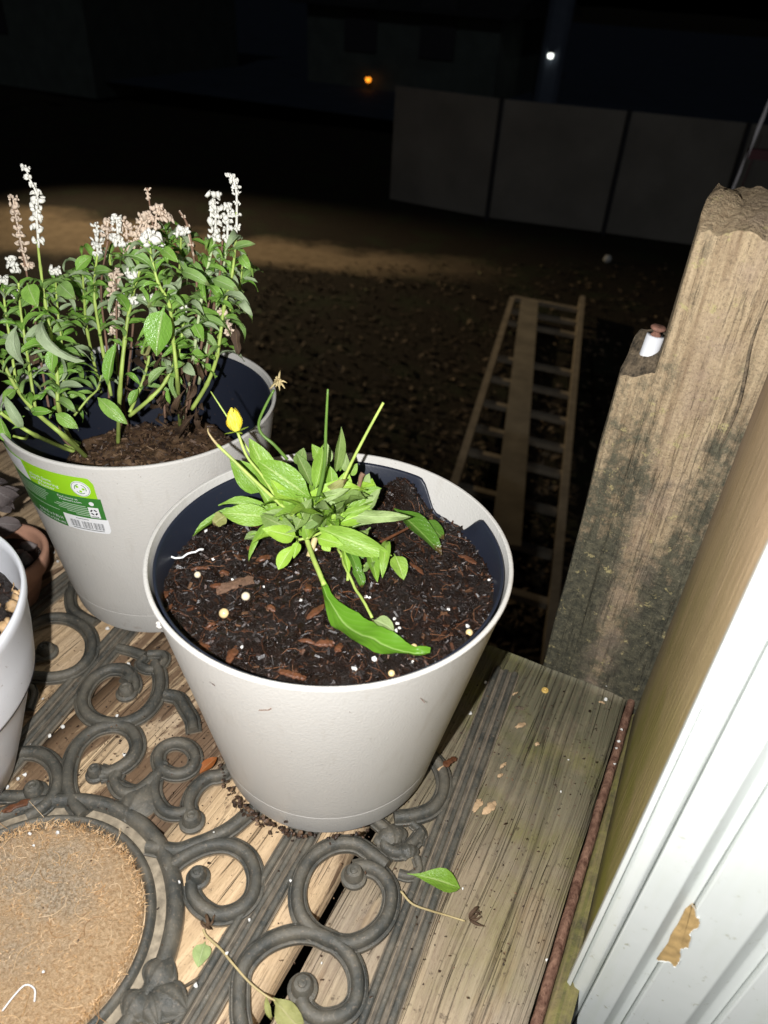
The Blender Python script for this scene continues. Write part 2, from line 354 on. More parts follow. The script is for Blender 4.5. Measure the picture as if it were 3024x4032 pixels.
# blue tinted ground sheet beyond the yard; navy night cast put into its colour
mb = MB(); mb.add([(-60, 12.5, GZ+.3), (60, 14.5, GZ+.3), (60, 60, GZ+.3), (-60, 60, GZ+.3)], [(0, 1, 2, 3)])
tag(mb.build('far_ground_sheet', flat_mat('blue tinted ground', (.035, .05, .075), .8, .2, 2, .2)), kind='structure')
# yard light on a bracket above the frame, shining down on the strip painted as lamplit ground
YP = Vector((-12.5, 7.4, 0)); yl = empty('yard_light', (YP.x, YP.y, GZ), 'yard light on a pole over the strip painted as lamplit ground', 'lamp')
mb = MB(); mb.tube([(YP.x, YP.y, GZ), (YP.x, YP.y, 1.9), (YP.x+.15, YP.y, 2.1), (YP.x+.5, YP.y, 2.1)], .04, 8); mb.build('pole', flat_mat('lamp pole grey', (.05, .05, .05), .6), yl)
mb = MB(); mb.lathe([(.02, .09), (.10, .05), (.14, -.03), (.13, -.03), (.0, .06)], (YP.x+.55, YP.y, 2.03), 16); mb.build('lamp_shade', bpy.data.materials['lamp pole grey'], yl)
sl = bpy.data.lights.new('yard_light_beam', 'SPOT'); sl.energy = 2100; sl.color = (1, .78, .48); sl.spot_size = math.radians(40); sl.spot_blend = 1.0; sl.shadow_soft_size = .06
so_ = bpy.data.objects.new('yard_light_beam', sl); COL.objects.link(so_); so_.location = (YP.x+.55, YP.y, 1.98); so_.rotation_euler = (Vector((-4.6, 6.1, GZ))-so_.location).to_track_quat('-Z', 'Y').to_euler(); so_.parent = yl; so_.matrix_parent_inverse = Matrix.Translation(-yl.location)
# leaf litter
t = NT('dry fallen leaves'); gi = t.n('ShaderNodeNewGeometry')
lm = t.done(t.ramp(gi.outputs['Random Per Island'], [(0., (.02, .015, .009)), (.5, (.065, .046, .028)), (.85, (.14, .10, .062)), (.97, (.23, .17, .11)), (1., (.06, .09, .03))]), .8, None, .3)
mb = MB(); R = random.Random(3)
for i in range(5200):
    p = G(R.uniform(850, 2650), R.uniform(1040, 2650)**1.0, GZ)
    if p.length > 11: continue
    s = R.uniform(.015, .045); q = Matrix.Rotation(R.uniform(0, 6.28), 3, 'Z') @ Matrix.Rotation(R.uniform(-.5, .5), 3, 'X') @ Matrix.Rotation(R.uniform(-.5, .5), 3, 'Y')
    pt = [(-s, 0, 0), (-.2*s, -.45*s, .15*s), (s, 0, .1*s), (-.2*s, .45*s, .12*s)]
    mb.add([p + Vector((0, 0, .012)) + q @ Vector(c) for c in pt], [(0, 1, 2, 3)])
tag(mb.build('leaf_litter', lm), 'dry brown leaf litter covering the dark yard below the deck', 'leaves', kind='stuff')

# fence panels
M['vinyl'] = flat_mat('pale fence panel', (.235, .215, .185), .7, .22, 1.4, .4)
M['dark_metal'] = flat_mat('dark post', (.03, .03, .035), .6, .2, 20, .1)
fb = [G(1528, 792, GZ), G(1918, 866, GZ), G(2375, 926, GZ), G(2800, 985, GZ), G(3300, 1060, GZ)]
fence = empty('fence', fb[2], 'low fence of pale flat panels with dark posts across the yard', 'fence')
FH = 1.34
for i in range(4):
    p, q = fb[i], fb[i+1]; u = (q-p).normalized(); nrm = Vector((u.y, -u.x, 0)); g = .022
    mb = MB(); a, b = p + u*g, q - u*g
    vs = [a, b, b - nrm*.04, a - nrm*.04]
    mb.add([c + Vector((0, 0, .03)) for c in vs] + [c + Vector((0, 0, FH)) for c in vs], [(0,1,5,4),(1,2,6,5),(2,3,7,6),(3,0,4,7),(4,5,6,7),(3,2,1,0)])
    mb.build('panel', M['vinyl'], fence)
for p in fb[1:4]:
    mb = MB(); mb.tube([p - Vector((0,.03,0)), p + Vector((0, -.03, FH+.02))], .026, 10); mb.build('post', M['dark_metal'], fence)
# dark house at far left and shed
M['far_wall'] = flat_mat('dark siding', (.07, .085, .075), .8, .2, 3, .1)
M['far_roof'] = flat_mat('dark shingles', (.02, .02, .02), .9, .2, 3, .1)
def far_house(x0, x1, y, z0, z1_, roof, label, dpt=5):
    h = empty('house', ((x0+x1)/2, y, z0), label, 'house')
    mb = MB(); mb.box((x0, y, z0), (x1, y+dpt, z1_)); mb.build('wall', M['far_wall'], h)
    mb = MB(); xm = (x0+x1)/2
    mb.add([(x0-.3, y-.3, z1_+.01), (x1+.3, y-.3, z1_+.01), (x1+.3, y+dpt+.3, z1_+.01), (x0-.3, y+dpt+.3, z1_+.01), (x0-.3, y+dpt/2, z1_+roof), (x1+.3, y+dpt/2, z1_+roof)], [(0,1,5,4),(2,3,4,5),(0,4,3),(1,2,5),(3,2,1,0)])
    mb.build('roof', M['far_roof'], h)
    for k in range(2):
        wx = x0 + (x1-x0)*(.3+.4*k); mb = MB(); mb.box((wx-.4, y-.04, z0+1.0), (wx+.4, y-.003, z0+2.1)); f = mb.build('window', M['dark_metal'], h)
    return h
far_house(-22, -13.2, 13, GZ, .6, 1.6, 'dark house barely visible beyond the yard behind the sage plant')
far_house(-10.5, -5.9, 17, GZ, -.1, .9, 'small dark house with an orange lamp beside the pale fence')
def em(name, c, s):
    t = NT(name); t.b.inputs['Emission Color'].default_value = (*c, 1); t.b.inputs['Emission Strength'].default_value = s; return t.done((.1, .1, .1))
def lamp(pos, r, mat, label, name='wall_lamp'):
    o = empty(name, pos, label, 'lamp'); mb = MB(); mb.lathe([(0, -r), (r*.75, -r*.7), (r, 0), (r*.75, r*.7), (0, r)], pos, 12); mb.build('bulb', mat, o, True)
    mb = MB(); mb.lathe([(0, r*1.5), (r*.9, r*1.4), (r*1.25, r*.75), (r*1.15, r*.72), (.0, r*1.2)], pos, 12); mb.build('lamp_shade', M['dark_metal'], o); return o
lamp(PY(1450, 313, 16.8), .062, em('orange glow', (1, .30, .02), 2.2), 'small glowing orange lamp on the dark house')
lamp(PY(2168, 219, 18), .062, em('white glow', (.95, 1, .92), 3.0), 'small bright white lamp high on the dim pole', 'pole_lamp')
lamp(PY(1335, 405, 16.9), .03, em('teal glow', (.2, .5, .45), .25), 'faint teal lamp below the orange lamp')
pp = PY(2135, 380, 18.1); mb = MB(); mb.tube([(pp.x, 18.35, GZ), (pp.x+.1, 18.35, 3.2)], .28, 12)
tag(mb.build('utility_pole', flat_mat('bluish pole', (.10, .12, .16), .8, .1, 4, .1)), 'thick dim pole rising behind the pale fence', 'pole')

# ladder lying in the yard with a board on it
M['alu'] = flat_mat('dull aluminium ladder', (.36, .30, .22), .6, .25, 12, .3)
M['board'] = flat_mat('weathered board', (.31, .265, .195), .8, .25, 6, .3)
LZ = GZ + .12
ladder = empty('ladder', G(1990, 1700, GZ), 'long ladder lying in the leaf litter beyond the deck', 'ladder')
def bar(p, q, wd, ht, mat, name, par):
    u = (q-p).normalized(); s = u.cross(Vector((0,0,1))).normalized()*wd/2; n = Vector((0,0,1))*ht/2; mb = MB()
    vs = [p-s-n, p+s-n, p+s+n, p-s+n, q-s-n, q+s-n, q+s+n, q-s+n]
    mb.add(vs, [(0,1,2,3)[::-1],(4,5,6,7),(0,1,5,4),(1,2,6,5),(2,3,7,6),(3,0,4,7)]); return mb.build(name, mat, par)
r1a, r1b = G(2150, 2660, LZ), G(2290, 1185, LZ)
r0a, r0b = G(1760, 2010, LZ), G(2015, 1190, LZ)
d1 = (r1b-r1a); d0 = (r0b-r0a)
bar(r1a, r1b, .045, .10, M['alu'], 'rail', ladder); bar(r0a, r0b, .045, .10, M['alu'], 'rail', ladder)
for py in (1215, 1268, 1318, 1470, 1560, 1665, 1775, 1880, 2035, 2210, 2410):
    yy = G(2250, py, LZ); t1 = (yy.y - r1a.y)/d1.y; p = r1a + d1*t1; t0 = (p.y - .05 - r0a.y)/d0.y; q = r0a + d0*t0
    bar(q, p, .045, .035, M['alu'], 'rung', ladder)
ba, bb = G(1990, 2150, LZ+.08), G(2085, 1185, LZ+.08)
o = bar(ba, bb, .15, .03, M['board'], 'board', None); tag(o, 'long weathered board laid along the middle of the ladder', 'board')
# ladder leaning at the right behind the post
lad2 = empty('leaning_ladder', (.6, 3.2, GZ), 'dim ladder leaning against the house past the post', 'ladder')
M['alu2'] = flat_mat('grey ladder', (.78, .74, .76), .5, .1, 12, .1); M['redp'] = flat_mat('dark red board', (.10, .035, .04), .7, .1, 12, .1)
A = PY(2862, 800, 3.0); B = PY(3036, 390, 3.0); bar(A + (A-B)*2.2, A + (B-A)*.42, .035, .07, M['alu2'], 'rail', lad2); bar(A+(B-A)*.60, B, .06, .10, M['alu2'], 'rail', lad2)
A2 = A + Vector((.34, .1, 0)); B2 = B + Vector((.34, .1, 0)); bar(A2 + (A2-B2)*2.2, B2, .05, .06, M['alu2'], 'rail', lad2)
for k in (-1.6, -.9, -.2, .5): bar(A+(B-A)*k, A2+(B2-A2)*k, .03, .03, M['redp'], 'rung', lad2)
tag(bar(PY(2620, 1500, 3.4), PY(2990, 560, 3.4), .09, .05, M['redp'], 'red_board', None), 'dark red board leaning beside the dim ladder', 'board')
mb = MB(); mb.blob(G(2392, 1020, GZ+.03), .05, (1,1,1), .1, R); tag(mb.build('ball', M['perlite'], None, True), 'tiny pale ball on the ground before the fence', 'ball')

# ------------------------------------------------------------------ deck
deck = empty('deck', (-.2, .2, 0)); tag(deck, kind='structure')
def plank(x0, x1, y0, y1, mat, seed):
    R = random.Random(seed); mb = MB(); nx, ny = 10, 60; w_ = x1-x0
    for j in range(ny+1):
        y = y0+(y1-y0)*j/ny
        for i in range(nx+1):
            u = i/nx; e = min(u, 1-u)*w_
            z = -.0025*max(0, 1-e/.005)**2 + .0008*mnoise.noise((u*5, y*9, seed))
            x = x0+u*w_ + (.0014*mnoise.noise((seed, y*14, u*3)) if i in (0, nx) else 0)
            mb.v.append((x, y, z))
    k = nx+1
    mb.f = [(j*k+i, j*k+i+1, (j+1)*k+i+1, (j+1)*k+i) for j in range(ny) for i in range(nx)]
    top = len(mb.v)
    for j in range(ny+1):
        for i in (0, nx): p = mb.v[j*k+i]; mb.v.append((p[0], p[1], -.035))
    for j in range(ny):
        mb.f += [(j*k, (j+1)*k, top+2*(j+1), top+2*j), ((j+1)*k+nx, j*k+nx, top+2*j+1, top+2*(j+1)+1)]
    lo = [(x0, y1, -.035), (x1, y1, -.035)]
    b0 = len(mb.v); 
    for i in range(nx+1): mb.v.append((mb.v[ny*k+i][0], y1, -.035))
    mb.f += [(ny*k+i+1, ny*k+i, b0+i, b0+i+1) for i in range(nx)]
    o = mb.build('plank', mat, deck, True, origin=(x0+w_/2, y0, 0)); return o
P5 = plank(-.1285, .0235, -.1, .541, M['deck_old'], 11)
P4 = plank(-.276, -.1420, -.1, .56, M['deck'], 23)
plank(-.424, -.2835, -.1, .565, M['deck_damp'], 37)
plank(-.572, -.4315, -.1, .563, M['deck'], 41)
plank(-.72, -.5795, -.1, .566, M['deck'], 53)
plank(-.868, -.7275, -.1, .566, M['deck'], 61)
mb = MB(); mb.box((-.9, .50, -.23), (.028, .535, -.037)); mb.build('joist', M['board'], deck)
mb = MB(); mb.box((-.9, .05, -.23), (.028, .088, -.037)); mb.build('joist', M['board'], deck)
# brass screw
M['brass'] = flat_mat('brass coloured screw', (.62, .42, .12), .4, .15, 200, .2)
def screw(px, py, r, par, mat):
    p = G(px, py, .0006); mb = MB(); mb.lathe([(0, -.0006), (r*.30, -.0006), (r*.34, .0004), (r*.55, .0006), (r*.62, -.0002), (r*.72, .0009), (r, .0006), (r*1.02, -.003)], p, 20); return mb.build('screw', mat, par, True)
screw(*z8(1007, 400), .0033, P5, M['brass'])
screw(*z8(1448, 466), .0016, P5, M['perlite'])
# rusty strip beside the plank
t = NT('rusted strip'); v = t.coord('Object'); n = t.noise(v, 130, 5, .7)
rm = t.done(t.mix(t.ramp(n, [(.35, 0.), (.65, 1.)]), (.10, .045, .03), (.30, .17, .115)), .8, t.bump(n, 1., .004), .25)
mb = MB(); ys = np.linspace(.05, .545, 70); prof = []
for y in ys:
    j = .0012*mnoise.noise((3, y*30, 0)); z = -.004 + .0018*mnoise.noise((7, y*45, 2))
    prof.append([(.0248+j, y, z-.012), (.0248+j, y, z-.002), (.0265+j, y, z+.001), (.0302+j, y, z+.0008), (.0322+j*.5, y, z-.003), (.0322+j*.5, y, z-.012)])
mb.v = [p for r in prof for p in r]; mb.f = [(i*6+j, i*6+j+1, (i+1)*6+j+1, (i+1)*6+j) for i in range(len(ys)-1) for j in range(5)]
tag(mb.build('threshold_strip', rm, None, True), 'rusty brown strip in the gap between deck plank and jamb', 'strip')

# brown jamb
t = NT('stained jamb wood'); v = t.coord('Object', (1, 1, .04)); vo = t.coord('Object')
g = t.noise(v, 260, 4, .65); x, y, z = t.sep(vo)
col = t.mix(t.ramp(g, [(.3, 0.), (.7, 1.)]), (.40, .27, .145), (.68, .50, .31))
gr = t.math('MULTIPLY', t.maprange(z, .36, .06), t.ramp(t.noise(vo, 16, 3), [(.3, .5), (.6, 1.)]))
col = t.mix(t.math('MULTIPLY', gr, .95), col, (.25, .245, .03))
edge = t.maprange(y, .46, .53); col = t.mix(t.math('MULTIPLY', edge, .75), col, (.20, .15, .13))
foot = t.math('MULTIPLY', t.maprange(z, .035, .0), t.ramp(t.noise(vo, 60, 4), [(.3, .5), (.6, 1.)])); col = t.mix(foot, col, (.05, .045, .035))
jm = t.done(col, .6, t.bump(g, .8, .002), .35)
mb = MB(); pl = [(.0340, .527), (.0438, .2750), (.075, .2750), (.075, .527)]; mb.v = [(x, y, -.4) for x, y in pl]+[(x, y, 1.3) for x, y in pl]; mb.f = [(0,1,5,4),(1,2,6,5),(2,3,7,6),(3,0,4,7),(4,5,6,7),(3,2,1,0)]
jo = empty('door_jamb', (.05, .4, 0), 'orange brown wooden jamb with green algae near its foot', 'jamb'); bevel_obj(mb.build('jamb_board', jm, jo), .003)
t = NT('mossy filler wood'); vo = t.coord('Object'); n = t.noise(vo, 60, 5, .7); g = t.noise(t.coord('Object', (1, .03, 1)), 500, 4)
col = t.mix(t.ramp(n, [(.35, 0.), (.62, 1.)]), (.06, .055, .038), (.165, .155, .05)); col = t.mix(t.ramp(g, [(.4, 0.), (.7, .5)]), col, (.3, .22, .12))
sm_ = t.done(col, .8, t.bump(n, .8, .003), .2)
mb = MB(); n_ = 40; ys = np.linspace(.04, .53, n_+1)
for y_ in ys:
    k_ = .0006*mnoise.noise((1, y_*40, 0)); mb.v += [(.0328+k_, y_, -.02), (.0328+k_, y_, -.0075), (.0342+k_, y_, -.0055+k_), (.049, y_, -.004+k_)]
mb.f = [(i*4+j, i*4+j+1, (i+1)*4+j+1, (i+1)*4+j) for i in range(n_) for j in range(3)]
mb.build('gap_filler', sm_, jo, True)  # filler ledge added to catch the flash over the dark gap
# white casing: one vertical profile
t = NT('white painted trim'); v = t.coord('Object'); n = t.noise(v, 30, 4)
col = t.mix(t.ramp(n, [(.35, 0.), (.7, .35)]), (.66, .69, .665), (.57, .61, .575))
z = t.sep(v)[2]; sp = t.math('MULTIPLY', t.ramp(t.noise(v, 120, 5, .75), [(.62, 0.), (.68, .9)]), t.maprange(z, .40, .0)); col = t.mix(sp, col, (.33, .33, .22)); col = t.mix(t.math('MULTIPLY', t.ramp(t.noise(t.coord('Object', (1, 1, .15)), 45, 4, .6), [(.5, 0.), (.75, .5)]), t.maprange(z, .35, .0)), col, (.52, .56, .44))
wm = t.done(col, .35, t.bump(t.noise(v, 140, 3), .08, .001), .5)
casing = empty('door_casing', (.10, .30, 0), 'white painted door casing with raised vertical mouldings and peeling paint', 'door casing')
def vextr(name, plan, mat, z0=-.06, z1_=1.3, par=casing, bev=.0012):
    mb = MB(); k = len(plan); mb.v = [(x, y, z0) for x, y in plan] + [(x, y, z1_) for x, y in plan]
    mb.f = [(i, (i+1) % k, k+(i+1) % k, k+i) for i in range(k)] + [tuple(range(k))[::-1], tuple(range(k, 2*k))]
    return bevel_obj(mb.build(name, mat, par), bev, 2)
CY = .272; q_ = CY/.21
def cx_(*pl): return [(x*q_ if y is None else x*q_, CY + (y-.2095)*1.15) for x, y in pl]
vextr('edge_trim', cx_((.0332, .2090), (.0350, .2055), (.0405, .2040), (.0424, .2060), (.0424, .2120), (.0332, .2120)), wm, -.4)
vextr('weatherstrip', cx_((.0308, .2062), (.0330, .2048), (.0330, .2115), (.0308, .2115)), wm, -.16, 1.3, casing, .0005)
for x0, x1, x2, x3 in ((.0430, .0555, .0602, .0640), (.0645, .0865, .0925, .0976), (.0981, .124, .131, .137), (.1375, .17, .176, .182)):
    vextr('casing_board', cx_((x0, .2047), (x1, .2040), (x2, .2090), (x3, .2092), (x3, .23), (x0, .23)), wm, -.4, 1.3, casing, .0008)
vextr('backing_board', cx_((.0425, .2135), (.3, .2135), (.3, .25), (.0425, .25)), wm, -.4)
# peeled patch: exposed tan layer with raised paint lip
pts = [(2724, 3560), (2738, 3585), (2742, 3612), (2756, 3618), (2757, 3640), (2742, 3656), (2730, 3662), (2718, 3672), (2716, 3684), (2720, 3702), (2712, 3732), (2690, 3738), (2682, 3736), (2684, 3762), (2676, 3790), (2662, 3808), (2650, 3806), (2640, 3790), (2600, 3786), (2588, 3782), (2640, 3690), (2690, 3600)]
PYL = CY+(.2046-.2095)*1.15; pts2 = []; R = random.Random(2)
for a, b in zip(pts, pts[1:]+pts[:1]):
    for k in range(4): pts2.append((a[0]+(b[0]-a[0])*k/4+R.uniform(-3.5, 3.5), a[1]+(b[1]-a[1])*k/4+R.uniform(-3.5, 3.5)))
pw = [PY(x, y, PYL-.0006) for x, y in pts2]; k = len(pw); mb = MB()
mb.v = [(p.x, PYL-.0004, p.z) for p in pw] + [(p.x, PYL+.0006, p.z) for p in pw]; mb.f = [tuple(range(k))] + [(i, (i+1) % k, k+(i+1) % k, k+i) for i in range(k)]
o = mb.build('peeled_patch', flat_mat('exposed tan undercoat', (.46, .31, .13), .85, .3, 160, .8), casing); o['label'] = 'tan patch where the white paint has peeled'
mb = MB(); lp = [(p.x, PYL-.0006, p.z) for p in pw[:76]]; mb.tube(lp, [R.uniform(.0001, .0005) for _ in lp], 5); mb.build('paint_lip', wm, casing)

# ------------------------------------------------------------------ post with notch
def post_mat():
    t = NT('lichen covered timber'); v = t.coord('Object', (1, 1, .06)); vo = t.coord('Object'); x, y, z = t.sep(vo)
    g = t.noise(v, 230, 5, .7); n = t.noise(vo, 24, 6, .7); f = t.noise(vo, 130, 5, .75)
    col = t.mix(t.ramp(g, [(.3, 0.), (.68, 1.)]), (.26, .185, .11), (.55, .43, .275))
    streak = t.math('ABSOLUTE', t.math('SUBTRACT', t.math('ADD', x, t.math('MULTIPLY', z, -.03)), -.012))
    keep = t.maprange(streak, .022, .004)
    alg = t.math('ADD', t.math('ADD', t.maprange(z, .40, .06, -.10, .34), t.math('MULTIPLY', keep, -.22)), t.math('ADD', t.math('MULTIPLY', n, .55), t.math('MULTIPLY', t.noise(t.coord('Object', (1, 1, .25)), 90, 6, .8), .45)))
    col = t.mix(t.math('MULTIPLY', t.ramp(t.math('MULTIPLY', alg, t.math('ADD', f, .5)), [(.46, 0.), (.66, 1.)]), .93), col, t.mix(t.ramp(f, [(.4, 0.), (.65, 1.)]), (.035, .042, .034), (.13, .125, .085)))
    pink = t.math('MULTIPLY', keep, t.ramp(t.noise(vo, 40, 3), [(.4, 0.), (.6, .4)])); col = t.mix(pink, col, (.36, .27, .21))
    li = t.ramp(t.noise(vo, 75, 5, .75), [(.60, 0.), (.66, .9)]); col = t.mix(li, col, (.47, .40, .20))
    cn = t.noise(t.coord('Object', (1, 1, .035)), 150, 3, .6); ck = t.math('MULTIPLY', t.maprange(t.math('ABSOLUTE', t.math('SUBTRACT', cn, .5)), .022, .006), t.ramp(t.noise(t.coord('Object', (1, 1, .2)), 35, 3), [(.42, 0.), (.52, 1.)]))
    col = t.mix(t.math('MULTIPLY', ck, .4), col, (.03, .027, .02))
    gr = t.noise(vo, 420, 4, .8); col = t.mix(t.ramp(gr, [(.35, .4), (.48, 0.)]), col, (.04, .04, .032)); col = t.mix(t.ramp(gr, [(.6, 0.), (.72, .5)]), col, (.58, .5, .34))
    nb = t.bump(g, .8, .003); nb = t.bump(f, .9, .003, nb); nb = t.bump(t.math('MULTIPLY', ck, -1.), .5, .002, nb); nb = t.bump(gr, .6, .0012, nb)
    return t.done(col, .85, nb, .2)
M['post'] = post_mat()
t = NT('dark end grain'); v = t.coord('Object', (1, .25, 1)); n = t.noise(v, 190, 5, .7)
M['endgrain'] = t.done(t.mix(t.ramp(n, [(.35, 0.), (.7, 1.)]), (.045, .04, .032), (.30, .23, .15)), .9, t.bump(n, 1., .004), .2)
def timber(name, x0, x1, y0, y1, z0, top, mat, par, nx=12, nz=70, rough=.0012):
    """box with ragged top: top(u) gives front top height, roughened faces"""
    mb = MB(); ny = 6
    def P(u, v_, s):
        zt = top(u, v_); z = z0+(zt-z0)*s; e = .0035
        x = x0+(x1-x0)*u; y = y0+(y1-y0)*v_
        cxn = rough*mnoise.noise((x*60, y*60, z*14)); cyn = rough*1.2*mnoise.noise((x*90+9, y*60, z*16))
        if u in (0, 1) and v_ in (0, 1): x += (e*.5 if u == 0 else -e*.5); y += (e*.5 if v_ == 0 else -e*.5)
        return (x+(cxn if u in (0, 1) else 0), y+(cyn if v_ in (0, 1) else 0), z + (rough*2.2*mnoise.noise((x*140, y*140, 5)) if s == 1 else 0))
    def grid(fn, a, b, flip):
        o = len(mb.v)
        for i in range(a+1):
            for j in range(b+1): mb.v.append(fn(i/a, j/b))
        for i in range(a):
            for j in range(b):
                q = (o+i*(b+1)+j, o+(i+1)*(b+1)+j, o+(i+1)*(b+1)+j+1, o+i*(b+1)+j+1); mb.f.append(q[::-1] if flip else q)
    grid(lambda u, s: P(u, 0, s), nx, nz, False); grid(lambda u, s: P(u, 1, s), nx, nz, True)
    grid(lambda v_, s: P(0, v_, s), ny, nz, True); grid(lambda v_, s: P(1, v_, s), ny, nz, False)
    o = mb.build(name, mat, par, True)
    mb = MB(); mb2 = mb
    def grid2():
        for i in range(nx+1):
            for j in range(ny+1): mb2.v.append(P(i/nx, j/ny, 1))
        for i in range(nx):
            for j in range(ny): mb2.f.append((i*(ny+1)+j, (i+1)*(ny+1)+j, (i+1)*(ny+1)+j+1, i*(ny+1)+j+1))
    grid2(); c = mb2.build('end_grain', M['endgrain'] if name == 'side_rail' else mat, o, True)
    return o
post = empty('wooden_post', (0, .59, -.3), 'weathered lichen covered post stub with a stepped top at the deck corner', 'post')
timber('post_shaft', -.0385, .052, .5445, .632, -.5, lambda u, v_: .433 + .012*min(1, v_*2.2) + .006*mnoise.noise((u*4.5, v_*2, 4)) + .003*mnoise.noise((u*14, v_*5, 9)) - .006*max(0, u-.5), M['post'], post, 30)
timber('side_rail', -.0635, -.0345, .5458, .610, -.5, lambda u, v_: .318 + .010*u + .016*v_, M['post'], post)
# crack ledge on the post
mb = MB(); cr = smooth_path([PY(x, y, .5441) for x, y in [(3024, 1180), (2960, 1350), (2930, 1500), (2900, 1620), (2830, 1780)]], 6); mb.tube(cr, [.0003+.0011*math.sin(math.pi*i/(len(cr)-1)) for i in range(len(cr))], 5); mb.build('crack', M['endgrain'], post, True)
# nail with white sleeve standing in the lower step
M['rust'] = flat_mat('rusty nail', (.24, .12, .085), .7, .35, 300, .6)
nb_, nt_ = V(2535, 1445, (-.05, .575)), V(2594, 1288, (-.05, .575))
ax = (nt_-nb_).normalized(); nail = empty('nail', nb_, 'rusty nail with a short white sleeve standing on the post step', 'nail')
mb = MB(); mb.tube([nb_-ax*.02, nt_], .0022, 10); mb.build('shank', M['rust'], nail, True)
mb = MB(); mb.tube([nt_-ax*.0035, nt_-ax*.0015, nt_, nt_+ax*.001], [.0025, .0058, .0060, .0045], 14); mb.build('head', M['rust'], nail, True)
L_ = (nt_-nb_).length; s0, s1 = nb_+ax*L_*.17, nb_+ax*L_*.80
mb = MB(); mb.tube([s0, s1, s1, s0], [.0068, .0068, .0058, .0058], 20, False); mb.build('sleeve', M['white_pot'], nail, True)
mb = MB(); mb.tube([s1-ax*.004, s1-ax*.001, s1+ax*.003], [.0058, .0050, .0022], 14); mb.build('rust_plug', M['rust'], nail, True)

# ------------------------------------------------------------------ rubber scroll doormat
mat_o = empty('doormat', (-.28, .25, 0), 'black rubber scrollwork doormat with a round tan coir centre', 'doormat')
ZB = .0012; cnt = [0]
def scroll(pts, mp, name='scroll', sc=1.0, taper=None, ball=None, z0=None, closed=False):
    cnt[0] += 1; zb = ZB + cnt[0]*.00007
    wp = [G(*mp(x, y), .006) for x, y in pts] if mp else [Vector(p) for p in pts]
    path = smooth_path([(p.x, p.y, 0) for p in wp], 7)
    k = len(path); prof = [(-.0070, .0), (-.0070, .0036), (-.0061, .0041), (-.0057, .0026), (-.0046, .0026), (-.0044, .0055), (-.0032, .0078), (-.0014, .0089), (.0014, .0089), (.0032, .0078), (.0044, .0055), (.0046, .0026), (.0057, .0026), (.0061, .0041), (.0070, .0036), (.0070, .0)]
    mb = MB(); m = len(prof)
    for i, p in enumerate(path):
        t = (path[min(i+1, k-1)]-path[max(i-1, 0)]); t.z = 0; t.normalize(); n = Vector((-t.y, t.x, 0))
        s = sc*(taper(i/(k-1)) if taper else 1)
        for a, b in prof: mb.v.append((p.x+n.x*a*s, p.y+n.y*a*s, zb+b*(s if s < 1 else 1)))
    mb.f = [(i*m+j+1, i*m+j, (i+1)*m+j, (i+1)*m+j+1) for i in range(k-1) for j in range(m-1)]
    mb.f += [tuple(range(m)), tuple(range((k-1)*m, k*m))[::-1]]
    o = mb.build(name, M['rubber'], mat_o, True); es = o.modifiers.new('es', 'EDGE_SPLIT'); es.split_angle = math.radians(38)
    if ball:
        bpnt = G(*mp(*ball[:2]), .006); r = ball[2]*.88; mb = MB()
        mb.lathe([(r*1.32, 0), (r*1.32, .003), (r*1.12, .004), (r, .0045), (r*.93, .0085), (r*.7, .0115), (r*.42, .0122), (r*.3, .0112), (0, .0118)], (bpnt.x, bpnt.y, zb+.0004), 24); es = mb.build('scroll_ball', M['rubber'], o, True).modifiers.new('es', 'EDGE_SPLIT'); es.split_angle = math.radians(38)
    return o
# centre ring and coir
cp = np.array([[*G(*z4(x, y), .010)][:2] for x, y in [(130, 390), (300, 375), (450, 420), (560, 520), (610, 640), (620, 760), (600, 880), (550, 1000), (450, 1130)]])
A_ = np.c_[2*cp, np.ones(len(cp))]; sol = np.linalg.lstsq(A_, (cp**2).sum(1), rcond=None)[0]
CC = Vector((sol[0], sol[1], 0)); CR = math.sqrt(sol[2]+sol[0]**2+sol[1]**2)
print('coir', CC, CR)
def ring(R_, r, h, name, mat=None, w2=None):
    mb = MB(); n = 12; prof = [(R_ + r*math.cos(math.pi*i/n)*(-1), ZB + h*math.sin(math.pi*i/n)) for i in range(n+1)]
    mb.lathe(prof, (CC.x, CC.y, 0), 96); return mb.build(name, mat or M['rubber'], mat_o, True)
ring(CR+.0055, .0042, .0085, 'inner_ring'); 
M['dust'] = flat_mat('dusty tan groove', (.30, .25, .18), .8, .4, 160, .5)
mb = MB(); mb.lathe([(CR+.007, ZB+.0035), (CR+.0165, ZB+.0035), (CR+.0165, ZB)], (CC.x, CC.y, 0), 96); mb.build('ring_groove', M['dust'], mat_o)
ring(CR+.0222, .0068, .0105, 'outer_ring')
mb = MB(); R = random.Random(5); nr, na = 14, 72; mb.v.append((CC.x, CC.y, .010))
for i in range(1, nr+1):
    for j in range(na):
        r = CR*i/nr; a = 2*math.pi*j/na; mb.v.append((CC.x+r*math.cos(a), CC.y+r*math.sin(a), (.0105+.0016*mnoise.noise((r*60*math.cos(a), r*60*math.sin(a), 1))) if i < nr else .003))
mb.f = [(0, 1+j, 1+(j+1) % na) for j in range(na)] + [(1+i*na+j, 1+(i+1)*na+j, 1+(i+1)*na+(j+1) % na, 1+i*na+(j+1) % na) for i in range(nr-1) for j in range(na)]
co = mb.build('coir_disc', M['coir'], mat_o, True, origin=(CC.x, CC.y, 0)); co['label'] = 'tan coir disc worn grey in the middle'
mb = MB()
